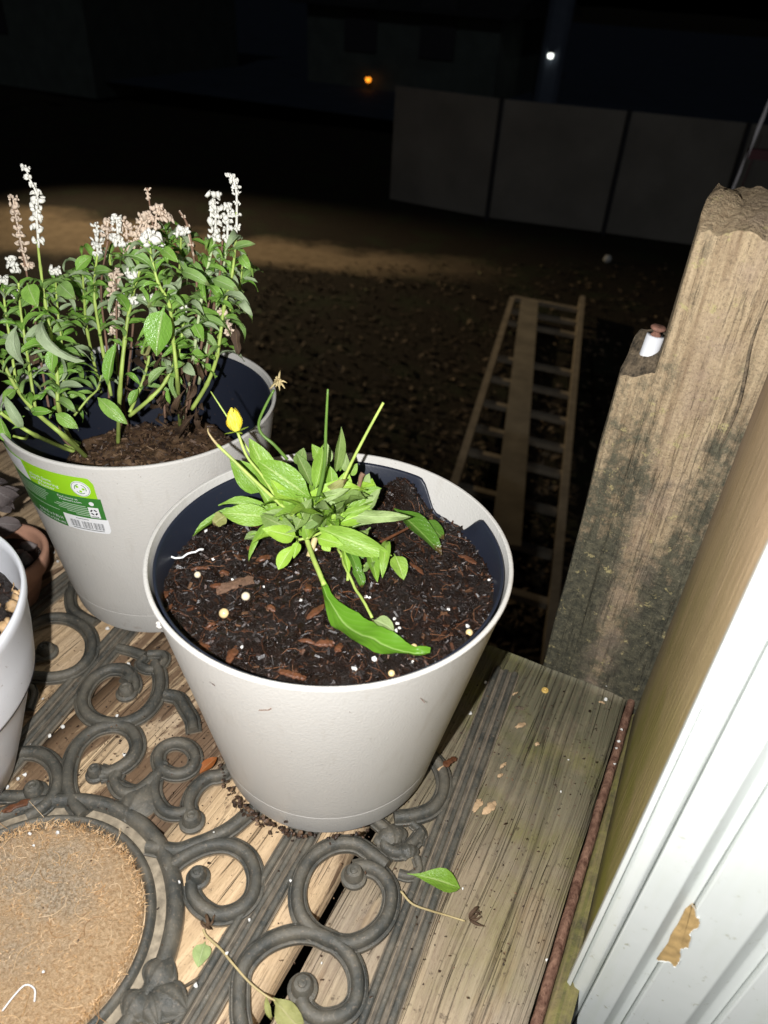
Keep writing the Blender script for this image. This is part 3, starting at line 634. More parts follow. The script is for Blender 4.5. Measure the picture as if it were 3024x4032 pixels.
for i in range(9000):
    a = R.uniform(0, 6.283); r = CR*math.sqrt(R.uniform(0, 1))*1.0
    if R.random() < .18: r = CR*R.uniform(.94, 1.02)
    b = Vector((CC.x+r*math.cos(a), CC.y+r*math.sin(a), .0095)); l = R.uniform(.002, .006); wd = .00016
    d = Vector((R.gauss(0, 1)+.6*math.cos(a), R.gauss(0, 1)+.6*math.sin(a), R.uniform(.1, 1.3))).normalized()
    s = d.cross(Vector((R.gauss(0, 1), R.gauss(0, 1), R.gauss(0, 1)))).normalized()*wd
    md = b + d*l*.55; tp = b + d*l + Vector((R.gauss(0, .001), R.gauss(0, .001), -.0008))
    mb.add([b-s, b+s, md+s, md-s, tp], [(0, 1, 2, 3), (3, 2, 4)])
for i in range(60):
    a = R.uniform(0, 6.283); r = CR*R.uniform(.3, 1.08); b = Vector((CC.x+r*math.cos(a), CC.y+r*math.sin(a), .0125)); dd = R.uniform(0, 6.28); l = R.uniform(.008, .022); cv = R.uniform(-2, 2)
    mb.tube(smooth_path([b + Vector((math.cos(dd+cv*q), math.sin(dd+cv*q), 0))*l*q + Vector((0, 0, .002*math.sin(q*3))) for q in (0, .4, .7, 1.)], 3), .00018, 4, False)
tag(mb.build('coir_fibres', M['fibre'], co), kind='stuff')
# border bars: triple beads
def bars(a, b, y0, y1, nb=3, sp=.0088):
    a = G(*a, .006); b = G(*b, .006); d = (b-a); d /= d.y; n = Vector((-1, d.x, 0)).normalized()
    mb = MB(); p, q = a+d*(y0-a.y), a+d*(y1-a.y); hw = n*sp*1.42; cnt[0] += 1; zz = ZB+cnt[0]*.00007
    vs = [p-hw, p+hw, q+hw, q-hw]; mb.add([(v.x, v.y, zz) for v in vs]+[(v.x, v.y, zz+.0022) for v in vs], [(0,1,2,3),(4,5,6,7),(0,1,5,4),(1,2,6,5),(2,3,7,6),(3,0,4,7)]); mb.build('border_strip', M['rubber_flat'], mat_o)
    for i in range(nb):
        o = n*((i-(nb-1)/2)*sp); p = a + d*(y0-a.y) + o; q = a + d*(y1-a.y) + o
        scroll([p, p+(q-p)*.25, p+(q-p)*.5, p+(q-p)*.75, q], None, 'border_bar', .62 if i != 1 else .5)
bars((1921, 2836), (1497, 3984), .05, .512)
bars((1157, 3334), (814, 3921), .05, .50)
bars((444, 2530), (80, 2941), .12, .50)
bars((258, 2285), (126, 2391), .20, .53)
tp = lambda e: (lambda s: 1-.45*max(0, (s-.6)/.4)) if e else None
# right-hand field
scroll([(720, 590), (800, 525), (900, 478), (1000, 472), (1078, 518), (1112, 600), (1100, 690), (1040, 755), (950, 778), (880, 745), (840, 695), (832, 640)], z4, ball=(862, 612, .0078))
scroll([(640, 478), (760, 498), (850, 472), (930, 440), (1010, 395), (1090, 330), (1200, 250)], z4)
scroll([(1080, 50), (980, 160), (910, 180), (852, 225), (822, 290), (832, 345)], z4, ball=(836, 368, .0088))
scroll([(826, 318), (780, 336), (722, 326), (684, 280), (672, 225), (686, 170), (720, 120)], z4, sc=.9)
er = [(770+82*math.cos(a), 96+68*math.sin(a)) for a in np.linspace(0, 2*math.pi, 15)]
scroll(er, z4, 'scroll_ring', .95)
scroll([(680, 195), (640, 225), (575, 232), (520, 212), (492, 182), (505, 150)], z4, sc=.95, taper=lambda s: .75+.25*s)
# leaf ornament
def petal(base, tip, wd, mp, name='mat_leaf'):
    a, b = G(*mp(*base), .006), G(*mp(*tip), .006); d = b-a; L_ = d.length; d.normalize(); n = Vector((-d.y, d.x, 0)); mb = MB(); K = 10
    cnt[0] += 1; zb = ZB+cnt[0]*.00007
    us = [-1.22, -1.12, -1, -.85, -.66, -.5, -.33, -.16, 0, .16, .33, .5, .66, .85, 1, 1.12, 1.22]; m = len(us); K = 14
    for i in range(K+1):
        s = i/K; w_ = wd*(math.sin(math.pi*min(.985, max(.05, s))**.85)**.75)*.5+.0006
        for u in us:
            h = (.0092*(1-u*u)**.5*(.35+.65*math.sin(math.pi*min(.93, .15+s*.8))) - .0016*abs(math.sin(u*math.pi*1.5))*(1-abs(u))) if abs(u) < 1 else (.0026 if abs(u) < 1.2 else .0)
            mb.v.append((a.x+d.x*L_*s+n.x*w_*u, a.y+d.y*L_*s+n.y*w_*u, zb+max(0, h)+.0012))
    mb.f = [(i*m+j+1, i*m+j, (i+1)*m+j, (i+1)*m+j+1) for i in range(K) for j in range(m-1)]
    return mb.build(name, M['rubber'], mat_o, True)
petal((655, 205), (540, 372), .027, z4)
# big C shapes to the left
scroll([(585, 1560), (640, 1575), (715, 1545), (785, 1490), (818, 1410), (782, 1325), (690, 1292), (565, 1320), (465, 1405), (415, 1515), (402, 1640), (430, 1740), (500, 1830)], z3, sc=1.05)
scroll([(700, 1540), (640, 1580), (590, 1600)], z3, sc=.8, ball=(568, 1580, .0072))
scroll([(700, 1580), (682, 1625), (722, 1685), (800, 1692), (880, 1640), (930, 1590)], z3, sc=.95)
scroll([(745, 1040), (772, 1000), (735, 962), (650, 962), (562, 1010), (502, 1090), (490, 1170), (532, 1240), (625, 1280), (742, 1278), (850, 1230), (922, 1150), (950, 1065), (948, 990), (920, 925)], z3, sc=1.05)
scroll([(790, 1000), (808, 1050), (790, 1090)], z3, sc=.85, ball=(752, 1098, .0085))
scroll([(980, 1110), (1060, 1130), (1100, 1190), (1140, 1260), (1150, 1330)], z3)
scroll([(860, 890), (830, 930), (880, 960), (940, 950), (980, 900), (960, 870), (880, 870)], z3, sc=.8)
scroll([(700, 830), (780, 850), (860, 880)], z3, sc=.8)
scroll([(-60, 1560), (20, 1490), (110, 1462), (220, 1458), (305, 1505), (345, 1590), (330, 1695), (262, 1780), (160, 1840)], z3)
scroll([(-60, 1720), (40, 1715), (130, 1715), (190, 1690)], z3, sc=.85, ball=(205, 1690, .009))
scroll([(150, 720), (210, 688), (310, 655), (420, 665), (510, 720), (548, 800), (530, 895), (445, 975), (330, 1008), (190, 1005), (120, 985)], z3)
scroll([(150, 880), (200, 890), (260, 880)], z3, sc=.8, ball=(275, 858, .0095))
scroll([(440, 440), (418, 520), (430, 600), (490, 650), (570, 690)], z3, sc=.9)
scroll([(185, 1060), (200, 1110), (170, 1200)], z3, sc=.6)
# small scrolls beyond the second bar
scroll([(545, 800), (600, 792), (665, 822), (708, 900), (690, 1010), (612, 1095), (505, 1128), (385, 1085), (312, 995), (302, 880), (352, 765), (450, 698), (550, 692), (622, 735), (690, 790)], z5, ball=(545, 832, .0085))
scroll([(60, 1500), (48, 1400), (62, 1240), (150, 1135), (280, 1082), (400, 1092), (500, 1152), (556, 1250), (556, 1365), (500, 1435), (405, 1455), (340, 1420), (318, 1370)], z5, ball=(322, 1322, .0088))
scroll([(640, 590), (690, 640), (680, 700), (740, 730), (800, 690), (840, 640)], z5, sc=.85)
scroll([(700, 620), (740, 650), (735, 690)], z5, sc=.7)
scroll([(740, 820), (790, 830), (830, 800), (820, 750)], z5, sc=.6)
scroll([(800, 600), (840, 640), (830, 690)], z5, sc=.6)
petal((790, 760), (770, 690), .014, z5); petal((720, 700), (690, 610), .022, z5)
scroll([(720, 580), (800, 572), (880, 545), (925, 490), (938, 420), (915, 350), (870, 300)], z5)
petal((650, 1100), (748, 968), .021, z4); petal((665, 1118), (812, 1200), .021, z4); petal((640, 1120), (545, 1240), .021, z4); petal((655, 1125), (690, 1262), .017, z4)

# ------------------------------------------------------------------ planters
def planter(c, label, notch=None, Rt=.127, Rb=.0885, H=.2286):
    root = empty('planter', (c[0], c[1], ZB+.0105), label, 'planter', None); z0 = ZB + .011
    H = H - z0
    prof = [(0, .004), (Rb-.0055, .004), (Rb-.0030, 0), (Rb-.0010, .0008), (Rb-.0002, .0030), (Rb+.0040, .0283), (Rb+.0038, .0287), (Rb+.0041, .0291), (Rb+.0043, .030)]
    for i in range(1, 13):
        s = i/12; prof.append((Rb+.0043+(Rt-.0012-Rb-.0043)*s, .030+(H-.0025-.030)*s))
    prof += [(Rt-.0002, H-.0018), (Rt-.0004, H-.0006), (Rt-.0012, H), (Rt-.0026, H), (Rt-.0034, H-.0006), (Rt-.0038, H-.003), (Rb+.0043+(Rt-.0012-Rb-.0043)*(H-.0625-.03)/(H-.0325)-.0036, H-.0625)]
    mb = MB(); mb.lathe(prof, (0, 0, 0), 128); sh = mb.build('shell', M['pot'], None, True); sh.location = (c[0], c[1], z0); attach(sh, root)
    sh.parent = root; sh.matrix_parent_inverse = Matrix.Translation(-root.location); es = sh.modifiers.new('es', 'EDGE_SPLIT'); es.split_angle = math.radians(25)
    n = 192; mb = MB(); rows = 12
    for j in range(n):
        a = 2*math.pi*j/n; top = H-.0045
        if notch:
            d = (math.degrees(a)-notch[0]+180) % 360-180; w_ = notch[1]
            q = max(0, min(1, (w_-abs(d))/11.0)); q = q*q*(3-2*q); top -= notch[2]*q
        for i in range(rows+1):
            s = i/rows; z = top*(1-s)+.05*s; R_ = Rb+.0043+(Rt-.0012-Rb-.0043)*max(0, (z-.03)/(H-.0325))
            r = R_-.0046-(.0008 if i == 0 else 0); 
            if i == 1: z = top-.002
            mb.v.append((r*math.cos(a), r*math.sin(a), z))
    k = rows+1; mb.f = [(j*k+i+1, ((j+1) % n)*k+i+1, ((j+1) % n)*k+i, j*k+i) for j in range(n) for i in range(rows)]
    ln = mb.build('liner', M['liner'], None, True); ln.location = (c[0], c[1], z0); ln.parent = root; ln.matrix_parent_inverse = Matrix.Translation(-root.location)
    so = ln.modifiers.new('s', 'SOLIDIFY'); so.thickness = .0012; so.offset = 1
    return root
PC = (-.202, .353); RCN = (-.468, .457)
pot1 = planter(PC, 'beige round planter with navy liner holding the small green plant', (66, 17.5, .024), .129, .0905)
pot2 = planter(RCN, 'beige round planter with a green label holding the white flowered sage', (-10, 0.1, 0), .1255, .096)
# water drop on the front rim
mb = MB(); p = G(616, 2490, .2); 
d_ = Vector((p.x-PC[0], p.y-PC[1], 0)).normalized(); 
for hh, rr in ((.207, .0016), (.2045, .0017)): mb.blob((PC[0]+d_.x*.1250, PC[1]+d_.y*.1250, hh), rr, (1,1,1.5), 0, random.Random(1))
mb.build('rim_nub', M['pot_rim'], pot1, True)

def scatter_chips(mb, n, c, rad, hf, R, lmin=.0015, lmax=.008, up=.35):
    for i in range(n):
        a = R.uniform(0, 6.283); r = rad*math.sqrt(R.random()); x, y = c[0]+r*math.cos(a), c[1]+r*math.sin(a)
        l = R.uniform(lmin, lmax)*(.5+R.random()*.7); w_ = l*R.uniform(.12, .5); h = max(.0003, w_*R.uniform(.15, .5))
        q = Matrix.Rotation(R.uniform(0, 6.28), 4, 'Z') @ Matrix.Rotation(R.gauss(0, up), 4, 'Y') @ Matrix.Rotation(R.gauss(0, up*1.3), 4, 'X')
        T = Matrix.Translation((x, y, hf(x, y)+h*.3+R.uniform(-.001, .0012))) @ q
        k = R.uniform(.3, .8)
        vs = [(-l/2, -w_/2*k, -h/2), (l/2*.8, -w_/2, -h/2), (l/2, w_/2*k, -h/2), (-l/2*.7, w_/2, -h/2)]; vs += [(x_*.92, y_*.9, h/2) for x_, y_, _ in vs]
        mb.add([T @ Vector(v_) for v_ in vs], [(0,3,2,1),(4,5,6,7),(0,1,5,4),(1,2,6,5),(2,3,7,6),(3,0,4,7)])
def soil_disc(name, c, rad, hf, mat, n=46, irregular=0.0):
    mb = MB(); na = 110; mb.v.append((c[0], c[1], hf(*c)))
    for i in range(1, n+1):
        for j in range(na):
            a = 2*math.pi*j/na; r = rad*(i/n)*(1+irregular*mnoise.noise((math.cos(a)*1.7, math.sin(a)*1.7, 3))); x, y = c[0]+r*math.cos(a), c[1]+r*math.sin(a)
            mb.v.append((x, y, hf(x, y) - (.012 if irregular and i == n else 0)))
    mb.f = [(0, 1+j, 1+(j+1) % na) for j in range(na)] + [(1+i*na+j, 1+(i+1)*na+j, 1+(i+1)*na+(j+1) % na, 1+i*na+(j+1) % na) for i in range(n-1) for j in range(na)]
    return mb.build(name, mat, None, True)
def fbm(x, y, s, o=4):
    v_ = 0; a = 1
    for k in range(o): v_ += a*mnoise.noise((x*s, y*s, k*7.3)); a *= .55; s *= 2.1
    return v_
MND = V(*z2(1150, 560), PC, .075)
def h1(x, y):
    d2 = (x-(PC[0]+.004))**2+(y-(PC[1]+.106))**2
    d3 = (x-PC[0]-.0)**2+(y-PC[1]-.03)**2
    return .1985 + .0046*fbm(x, y, 38) + .024*math.exp(-d2/(2*.0125**2)) + .006*math.exp(-d3/(2*.04**2))
soil1 = soil_disc('potting_soil', PC, .1208, h1, M['soil'], 60)
tag(soil1, 'wet dark potting soil with bark bits in the front planter', 'soil', kind='stuff')
R = random.Random(12); mb = MB(); scatter_chips(mb, 11000, PC, .119, h1, R, .0010, .0070, .5)
tag(mb.build('bark_bits', M['chips'], soil1), kind='stuff')
mb = MB()
for i in range(260):
    a = R.uniform(0, 6.283); r = .117*math.sqrt(R.random()); x, y = PC[0]+r*math.cos(a), PC[1]+r*math.sin(a); dd = R.uniform(0, 6.28); l = R.uniform(.004, .018); cv = R.uniform(-1.5, 1.5)
    pts = [(x+math.cos(dd+cv*q)*l*q, y+math.sin(dd+cv*q)*l*q) for q in (0, .35, .7, 1)]
    mb.tube([(u, v_, h1(u, v_)+.0014+.001*math.sin(3*k)) for k, (u, v_) in enumerate(pts)], .00025, 4, False)
tag(mb.build('root_fibres', M['bark'], soil1), kind='stuff')
def chip(px, py, l, w_, ang, mat, par, hf, base=(0, 0), lift=.002, name='bark_chip'):
    p = G(px, py, .197); z = hf(p.x, p.y)+lift; mb = MB(); R2 = random.Random(int(px*7+py))
    n = 7; 
    for i in range(n+1):
        s = i/n; ww = w_*(.30+.70*min(1, 5*min(s+.04, 1.04-s)))*R2.uniform(.62, 1.12); zz = .0008*math.sin(s*4)+R2.uniform(-.0002, .0002)
        for u, v_ in ((-1, .0), (-.5, .0007), (.5, .0009), (1, .0001)): mb.v.append((l*(s-.5)+(R2.uniform(-.12, .12)*l if i in (0, n) else 0), ww*.5*u+R2.uniform(-.06, .06)*w_, v_*.7+zz))
    m = len(mb.v)
    mb.v += [(x_, y_, z_-.0008) for x_, y_, z_ in mb.v]
    mb.f = [(i*4+j, (i+1)*4+j, (i+1)*4+j+1, i*4+j+1) for i in range(n) for j in range(3)] + [(m+i*4+j+1, m+(i+1)*4+j+1, m+(i+1)*4+j, m+i*4+j) for i in range(n) for j in range(3)]
    mb.f += [(i*4, m+i*4, m+(i+1)*4, (i+1)*4) for i in range(n)] + [((i+1)*4+3, m+(i+1)*4+3, m+i*4+3, i*4+3) for i in range(n)] + [(0, 1, 2, 3, m+3, m+2, m+1, m)]
    T = Matrix.Translation((p.x, p.y, z)) @ Matrix.Rotation(math.radians(ang), 4, 'Z') @ Matrix.Rotation(R2.uniform(-.2, .2), 4, 'X') @ Matrix.Rotation(R2.uniform(-.12, .12), 4, 'Y')
    return inst(name, mb.mesh(name, mat), T, par)
M['bark_grey'] = chip_mat('grey brown bark', [(0., (.17, .095, .06)), (1., (.24, .14, .09))], .45, .7)
for x, y, l, w_, a in [(455, 905, .030, .011, 62), (155, 940, .018, .0075, 105), (160, 1020, .015, .004, 100), (370, 895, .009, .005, 40), (430, 1190, .014, .006, 105), (400, 850, .007, .005, 10), (740, 925, .009, .005, 120), (770, 1020, .016, .006, 75), (810, 1150, .012, .006, 30), (865, 1160, .008, .005, 100), (1180, 840, .014, .004, -20), (1390, 800, .014, .005, -10), (560, 800, .011, .005, 60), (660, 1265, .012, .006, 10), (700, 1275, .009, .005, 20), (310, 1140, .009, .007, 20), (590, 1000, .006, .005, 0), (350, 1050, .009, .003, 70), (510, 760, .008, .004, 30), (300, 830, .012, .003, 40), (740, 1130, .012, .003, 10)]:
    big = (l > .025); chip(*z2(x, y), l, w_, a, M['bark_grey'] if big else M['bark'], soil1, h1)
# beads and perlite resting on the soil
def grain(name, px, py, r, mat, hf, label, cat, group, z=.198, jit=.0, n3=False):
    p = G(px, py, z); mb = MB(); R2 = random.Random(int(px*3+py)); zz = hf(p.x, p.y) if hf else z
    if n3:
        me = bmesh.new(); bmesh.ops.create_icosphere(me, subdivisions=2, radius=r); m_ = bpy.data.meshes.new(name); me.to_mesh(m_); me.free(); m_.materials.append(mat); m_.polygons.foreach_set('use_smooth', [True]*len(m_.polygons))
        o = inst(name, m_, Matrix.Translation((p.x, p.y, zz+r*.75)))
    else:
        mb.blob((0, 0, 0), r, (1, R2.uniform(.7, 1), R2.uniform(.6, .9)), .42, R2); o = inst(name, mb.mesh(name, mat, False), Matrix.Translation((p.x, p.y, zz+r*.6)))
    return tag(o, label, cat, group)
for x, y, r, mt, lb in [(397, 1010, .0036, 'bead', 'largest round tan fertiliser bead left of the fallen leaf'), (487, 957, .0032, 'bead_pale', 'pale round fertiliser bead touching the big bark chip'), (290, 858, .0025, 'bead_pale', 'small pale fertiliser bead above the big bark chip'), (1397, 1082, .0026, 'bead', 'orange fertiliser bead near the planter wall'), (1170, 1152, .0024, 'bead', 'orange fertiliser bead beside the tip of the fallen leaf'), (1080, 1247, .0023, 'bead', 'orange fertiliser bead below the fallen leaf'), (165, 797, .0018, 'bead', 'orange fertiliser bead beside the white thread')]:
    grain('fertiliser_bead', *z2(x, y), r, M[mt], h1, lb, 'bead', 'fertiliser beads on the soil', .198, 0, True)
for x, y, r in [(322, 672, .0019), (350, 776, .0017), (305, 745, .0015), (402, 880, .0016), (430, 870, .0013), (560, 905, .0011), (975, 945, .0016), (990, 950, .0013), (1090, 1040, .0018), (1105, 1048, .0017), (1098, 1070, .0017), (1112, 1060, .0013), (1388, 1060, .0019), (1312, 990, .0015), (1240, 905, .0013), (1475, 885, .0013), (1160, 1140, .0014), (470, 1155, .0015), (925, 1222, .0022), (935, 1232, .0016), (1010, 1192, .0016), (1165, 1205, .0015), (1505, 850, .0009), (710, 967, .0018), (700, 780, .0012), (770, 770, .0018)]:
    grain('perlite_grain', *z2(x, y), r, M['perlite'], h1, 'white perlite grain lying on the wet soil of the front planter', 'perlite', 'perlite on the front soil')
# thread
mb = MB(); mb.tube([(p.x, p.y, h1(p.x, p.y)+.004+.003*k) for k, p in enumerate(smooth_path([G(*z2(x, y), .2) for x, y in [(145, 770), (170, 785), (210, 787), (250, 772), (315, 758)]], 4)) for k in [abs(math.sin(k*.3))]], .0008, 6)
tag(mb.build('thread', M['thread'], None, True), 'short white thread lying on the soil inside the planter wall', 'thread')

# ------------------------------------------------------------------ leaves
def unit_leaf(name, curl, fold, wav, seed, shape=.85, peti=.1, n=9):
    R2 = random.Random(seed); sp = [Vector((0, 0, 0))]; ang = curl*.5
    for i in range(n):
        a = ang - curl*((i+.5)/n); sp.append(sp[-1]+Vector((math.cos(a), 0, math.sin(a)))/n)
    ch = sp[-1]-sp[0]; l = ch.length; th = math.atan2(ch.z, ch.x); c_, s_ = math.cos(-th), math.sin(-th)
    sp = [Vector((p.x*c_-p.z*s_, 0, p.x*s_+p.z*c_))/l for p in sp]
    me = bpy.data.meshes.new(name); vs = []; uvs = []
    for i, p in enumerate(sp):
        s = i/n; w_ = 0.06 if s < peti*.9 else max(.015, math.sin(math.pi*((s-peti*.9)/(1-peti*.9))**shape)**.85)
        if i == 0: w_ = .05
        t = (sp[min(i+1, n)]-sp[max(i-1, 0)]).normalized(); nn = Vector((-t.z, 0, t.x))
        for u in (-1, -.55, 0, .55, 1):
            off = nn*(fold*abs(u)*w_*.28 + wav*.10*math.sin(s*13+seed+u*2.2)*abs(u)); vs.append(p+Vector((0, u*w_*.5, 0))+off); uvs.append((.5+u*.5, s))
    fs = [(i*5+j, (i+1)*5+j, (i+1)*5+j+1, i*5+j+1) for i in range(n) for j in range(4)]
    me.from_pydata(vs, [], fs); uvl = me.uv_layers.new(name='UVMap')
    for lp in me.loops: uvl.data[lp.index].uv = uvs[lp.vertex_index]
    me.polygons.foreach_set('use_smooth', [True]*len(me.polygons)); return me
LV = {}
def leafmesh(key, mat):
    k = (key, mat)
    if k not in LV:
        cu, fo, wa, sd, sh, pe = {'flat': (.25, .35, .15, 1, .85, .06), 'arch': (.9, .3, .2, 2, .85, .08), 'curl': (1.9, .25, .3, 3, .8, .1), 'hook': (3.0, .3, .3, 4, .75, .1), 'wavy': (.6, .2, .9, 5, .85, .08), 'strap': (.5, .5, .15, 6, .95, .02), 'round': (.4, .25, .2, 8, .7, .12), 'up': (-.7, .5, .2, 9, .9, .1), 'obov': (.5, .3, .15, 10, 1.35, .15)}[key]
        me = unit_leaf('leaf', cu, fo, wa, sd, sh, pe); me.materials.append(M[mat]); LV[k] = me
    return LV[k]
def leaf(B, T, wd, key, mat, par, roll=0.0, nrm=None, zs=1.0, name='leaf'):
    d = T-B; L_ = d.length; x = d.normalized(); up = nrm or Vector((0, 0, 1))
    if abs(x.dot(up)) > .93: up = Vector((-HD.x, -HD.y, .3))
    y = up.cross(x).normalized(); z = x.cross(y); q = Matrix.Rotation(roll, 3, x); y = q @ y; z = q @ z
    Mx = Matrix(((x.x*L_, y.x*wd, z.x*L_*zs, B.x), (x.y*L_, y.y*wd, z.y*L_*zs, B.y), (x.z*L_, y.z*wd, z.z*L_*zs, B.z), (0, 0, 0, 1)))
    return inst(name, leafmesh(key, mat), Mx, par)

# ---- front plant
CR1 = V(*z2(765, 700), PC, 0.0); CR1 = G(*z2(765, 725), .199)
AN = (CR1.x, CR1.y)
plant1 = empty('flowering_plant', CR1, 'small green rosette plant with one closed yellow bud in the front planter', 'plant')
K2 = .9645*.60/2900
TOCAM = Vector((-HD.x*.65, -HD.y*.65, .76))
def L2(b, bd, t_, td, wpx, key, mat, roll=0.0, nrm=TOCAM):
    return leaf(V(*z2(*b), AN, bd), V(*z2(*t_), AN, td), wpx*K2*.84, key, mat, plant1, roll, nrm)
for a in [
 ((780, 650), -.012, (1082, 765), -.030, 104, 'arch', 'leaf_mid', .25),
 ((600, 610), -.006, (388, 592), -.012, 100, 'arch', 'leaf_mid', -.15),
 ((590, 580), .004, (372, 560), .004, 52, 'arch', 'leaf_mid', .5),
 ((410, 600), -.010, (352, 640), -.016, 78, 'wavy', 'leaf_yellow', .3),
 ((545, 600), -.010, (690, 665), -.022, 86, 'arch', 'leaf_olive', .2),
 ((700, 690), -.020, (552, 655), -.030, 78, 'round', 'leaf_bright', -.2),
 ((695, 705), -.026, (618, 822), -.045, 66, 'obov', 'leaf_bright', .2),
 ((700, 705), -.026, (680, 776), -.038, 44, 'round', 'leaf_bright', .1),
 ((770, 690), -.020, (884, 722), -.030, 62, 'round', 'leaf_bright', .1),
 ((800, 710), -.022, (830, 748), -.028, 44, 'round', 'leaf_bright', .1),
 ((850, 640), -.004, (1020, 590), .004, 88, 'arch', 'leaf_bright', -.2),
 ((860, 600), .004, (1162, 606), -.004, 60, 'wavy', 'leaf_pale', .3),
 ((750, 530), .0, (532, 378), .012, 128, 'arch', 'leaf_mid', -.1),
 ((612, 520), .006, (498, 285), .02, 104, 'flat', 'leaf_mid', .2),
 ((560, 520), .012, (420, 368), .02, 116, 'round', 'leaf_mid', .1),
 ((660, 570), -.004, (585, 452), -.006, 62, 'flat', 'leaf_bright', .2),
 ((690, 660), -.022, (752, 533), -.010, 76, 'flat', 'leaf_olive', -.2),
 ((700, 640), -.018, (800, 600), -.016, 70, 'flat', 'leaf_olive', .3),
 ((755, 480), .012, (690, 345), .016, 58, 'flat', 'leaf_olive', .2),
 ((700, 400), .02, (722, 325), .02, 60, 'arch', 'leaf_olive', .2),
 ((765, 510), .010, (800, 312), .014, 58, 'up', 'leaf_mid', -.2),
 ((805, 400), .022, (755, 310), .028, 62, 'round', 'leaf_mid', .2),
 ((815, 400), .024, (812, 300), .030, 56, 'round', 'leaf_pale', .2),
 ((850, 430), .026, (875, 238), .030, 50, 'flat', 'leaf_olive', .5),
 ((870, 420), .030, (892, 322), .034, 50, 'flat', 'leaf_mid', -.3),
 ((905, 430), .028, (885, 330), .030, 44, 'arch', 'leaf_pale', -.3),
 ((905, 440), .026, (940, 388), .028, 44, 'round', 'leaf_mid', .3),
 ((950, 500), .02, (990, 430), .022, 60, 'round', 'leaf_pale', .3),
 ((940, 520), .018, (1040, 490), .018, 46, 'arch', 'leaf_mid', .1),
 ((980, 585), .006, (1034, 492), .008, 50, 'flat', 'leaf_pale', -.3),
 ((830, 590), .004, (920, 470), .016, 62, 'flat', 'leaf_mid', .3),
 ((800, 560), .004, (935, 520), .010, 70, 'arch', 'leaf_bright', .3),
 ((760, 540), .004, (910, 490), .0, 46, 'wavy', 'leaf_pale', .4),
 ((800, 520), .01, (900, 450), .006, 52, 'wavy', 'leaf_yellow', .4),
 ((760, 650), -.008, (760, 575), -.004, 50, 'round', 'leaf_bright', .2),
 ((830, 660), -.006, (850, 590), -.004, 40, 'round', 'leaf_bright', -.2),
 ((640, 640), -.004, (570, 560), .0, 46, 'arch', 'leaf_pale', .2),
 ((620, 620), .0, (520, 470), .008, 44, 'arch', 'leaf_mid', .3),
 ((560, 585), .006, (450, 525), .010, 30, 'arch', 'leaf_pale', .3),
 ((700, 600), -.006, (640, 520), -.004, 56, 'flat', 'leaf_mid', -.2),
 ((720, 560), .002, (700, 480), .004, 50, 'flat', 'leaf_mid', .2),
 ((840, 500), .014, (830, 400), .02, 56, 'flat', 'leaf_mid', .2),
 ((890, 520), .014, (900, 420), .02, 54, 'flat', 'leaf_bright', .1),
 ((740, 700), -.02, (720, 640), -.02, 44, 'arch', 'leaf_mid', .1),
 ((700, 520), .008, (640, 400), .018, 74, 'arch', 'leaf_mid', .3),
 ((870, 600), .0, (1000, 560), .002, 36, 'arch', 'leaf_mid', .3),
 ((640, 650), -.012, (560, 620), -.014, 50, 'arch', 'leaf_mid', .1)]:
    L2(*a)
R = random.Random(44)
for k in range(90):
    az = R.uniform(0, 6.283); el = R.uniform(.25, 1.25); L_ = R.uniform(.026, .060)*(1.0 if el < .9 else .75); b = CR1 + Vector((R.gauss(0, .006), R.gauss(0, .006)+.004, R.uniform(.004, .022)))
    d = Vector((math.cos(az)*math.cos(el), math.sin(az)*math.cos(el), math.sin(el)))
    if d.dot(Vector((HD.x, HD.y, 0))) < -.55 and el < .5: continue
    leaf(b, b+d*L_, L_*R.uniform(.20, .32), R.choice(['arch', 'arch', 'flat', 'strap', 'wavy', 'curl']), R.choice(['leaf_mid', 'leaf_bright', 'leaf_bright', 'leaf_pale', 'leaf_mid', 'leaf_olive']), plant1, R.uniform(-.5, .5))
for k in range(46):
    az = R.uniform(0, 6.283); el = R.uniform(.08, .55); L_ = R.uniform(.028, .048); b = CR1 + Vector((R.gauss(0, .005), R.gauss(0, .005)+.006, R.uniform(.002, .012)))
    d = Vector((math.cos(az)*math.cos(el), math.sin(az)*math.cos(el), math.sin(el)))
    if d.dot(Vector((HD.x, HD.y, 0))) < -.35: continue
    leaf(b, b+d*L_, L_*R.uniform(.16, .26), R.choice(['arch', 'strap', 'arch', 'curl']), R.choice(['leaf_mid', 'leaf_bright', 'leaf_pale', 'leaf_olive']), plant1, R.uniform(-.5, .5))
# narrow hanging leaves, fallen wet leaves
def LS(b, t_, wpx, key, mat, lift0=.002, lift1=.002, roll=0, par=plant1):
    p, q = G(*z2(*b), .2), G(*z2(*t_), .2); p.z = h1(p.x, p.y)+lift0; q.z = h1(q.x, q.y)+lift1
    p, q = (V(*z2(*b), (p.x, p.y), 0), V(*z2(*t_), (q.x, q.y), 0)); p.z = max(p.z, h1(p.x, p.y)+lift0); q.z = max(q.z, h1(q.x, q.y)+lift1)
    return leaf(p, q, wpx*K2, key, mat, par, roll, Vector((0, 0, 1)))
LS((500, 668), (275, 738), 26, 'strap', 'leaf_mid', .022, .012); LS((600, 705), (497, 802), 26, 'strap', 'leaf_mid', .02, .004); LS((560, 690), (480, 715), 60, 'flat', 'leaf_pale', .003, .003)
LS((1085, 640), (1285, 775), 92, 'flat', 'leaf_wet', .010, .004); LS((1190, 665), (1292, 728), 84, 'round', 'leaf_wet', .008, .006)
LS((985, 800), (1020, 915), 44, 'flat', 'leaf_mid', .012, .008); LS((1055, 785), (1040, 895), 40, 'curl', 'leaf_mid', .016, .006); LS((1085, 820), (1128, 890), 66, 'round', 'leaf_mid', .012, .005)
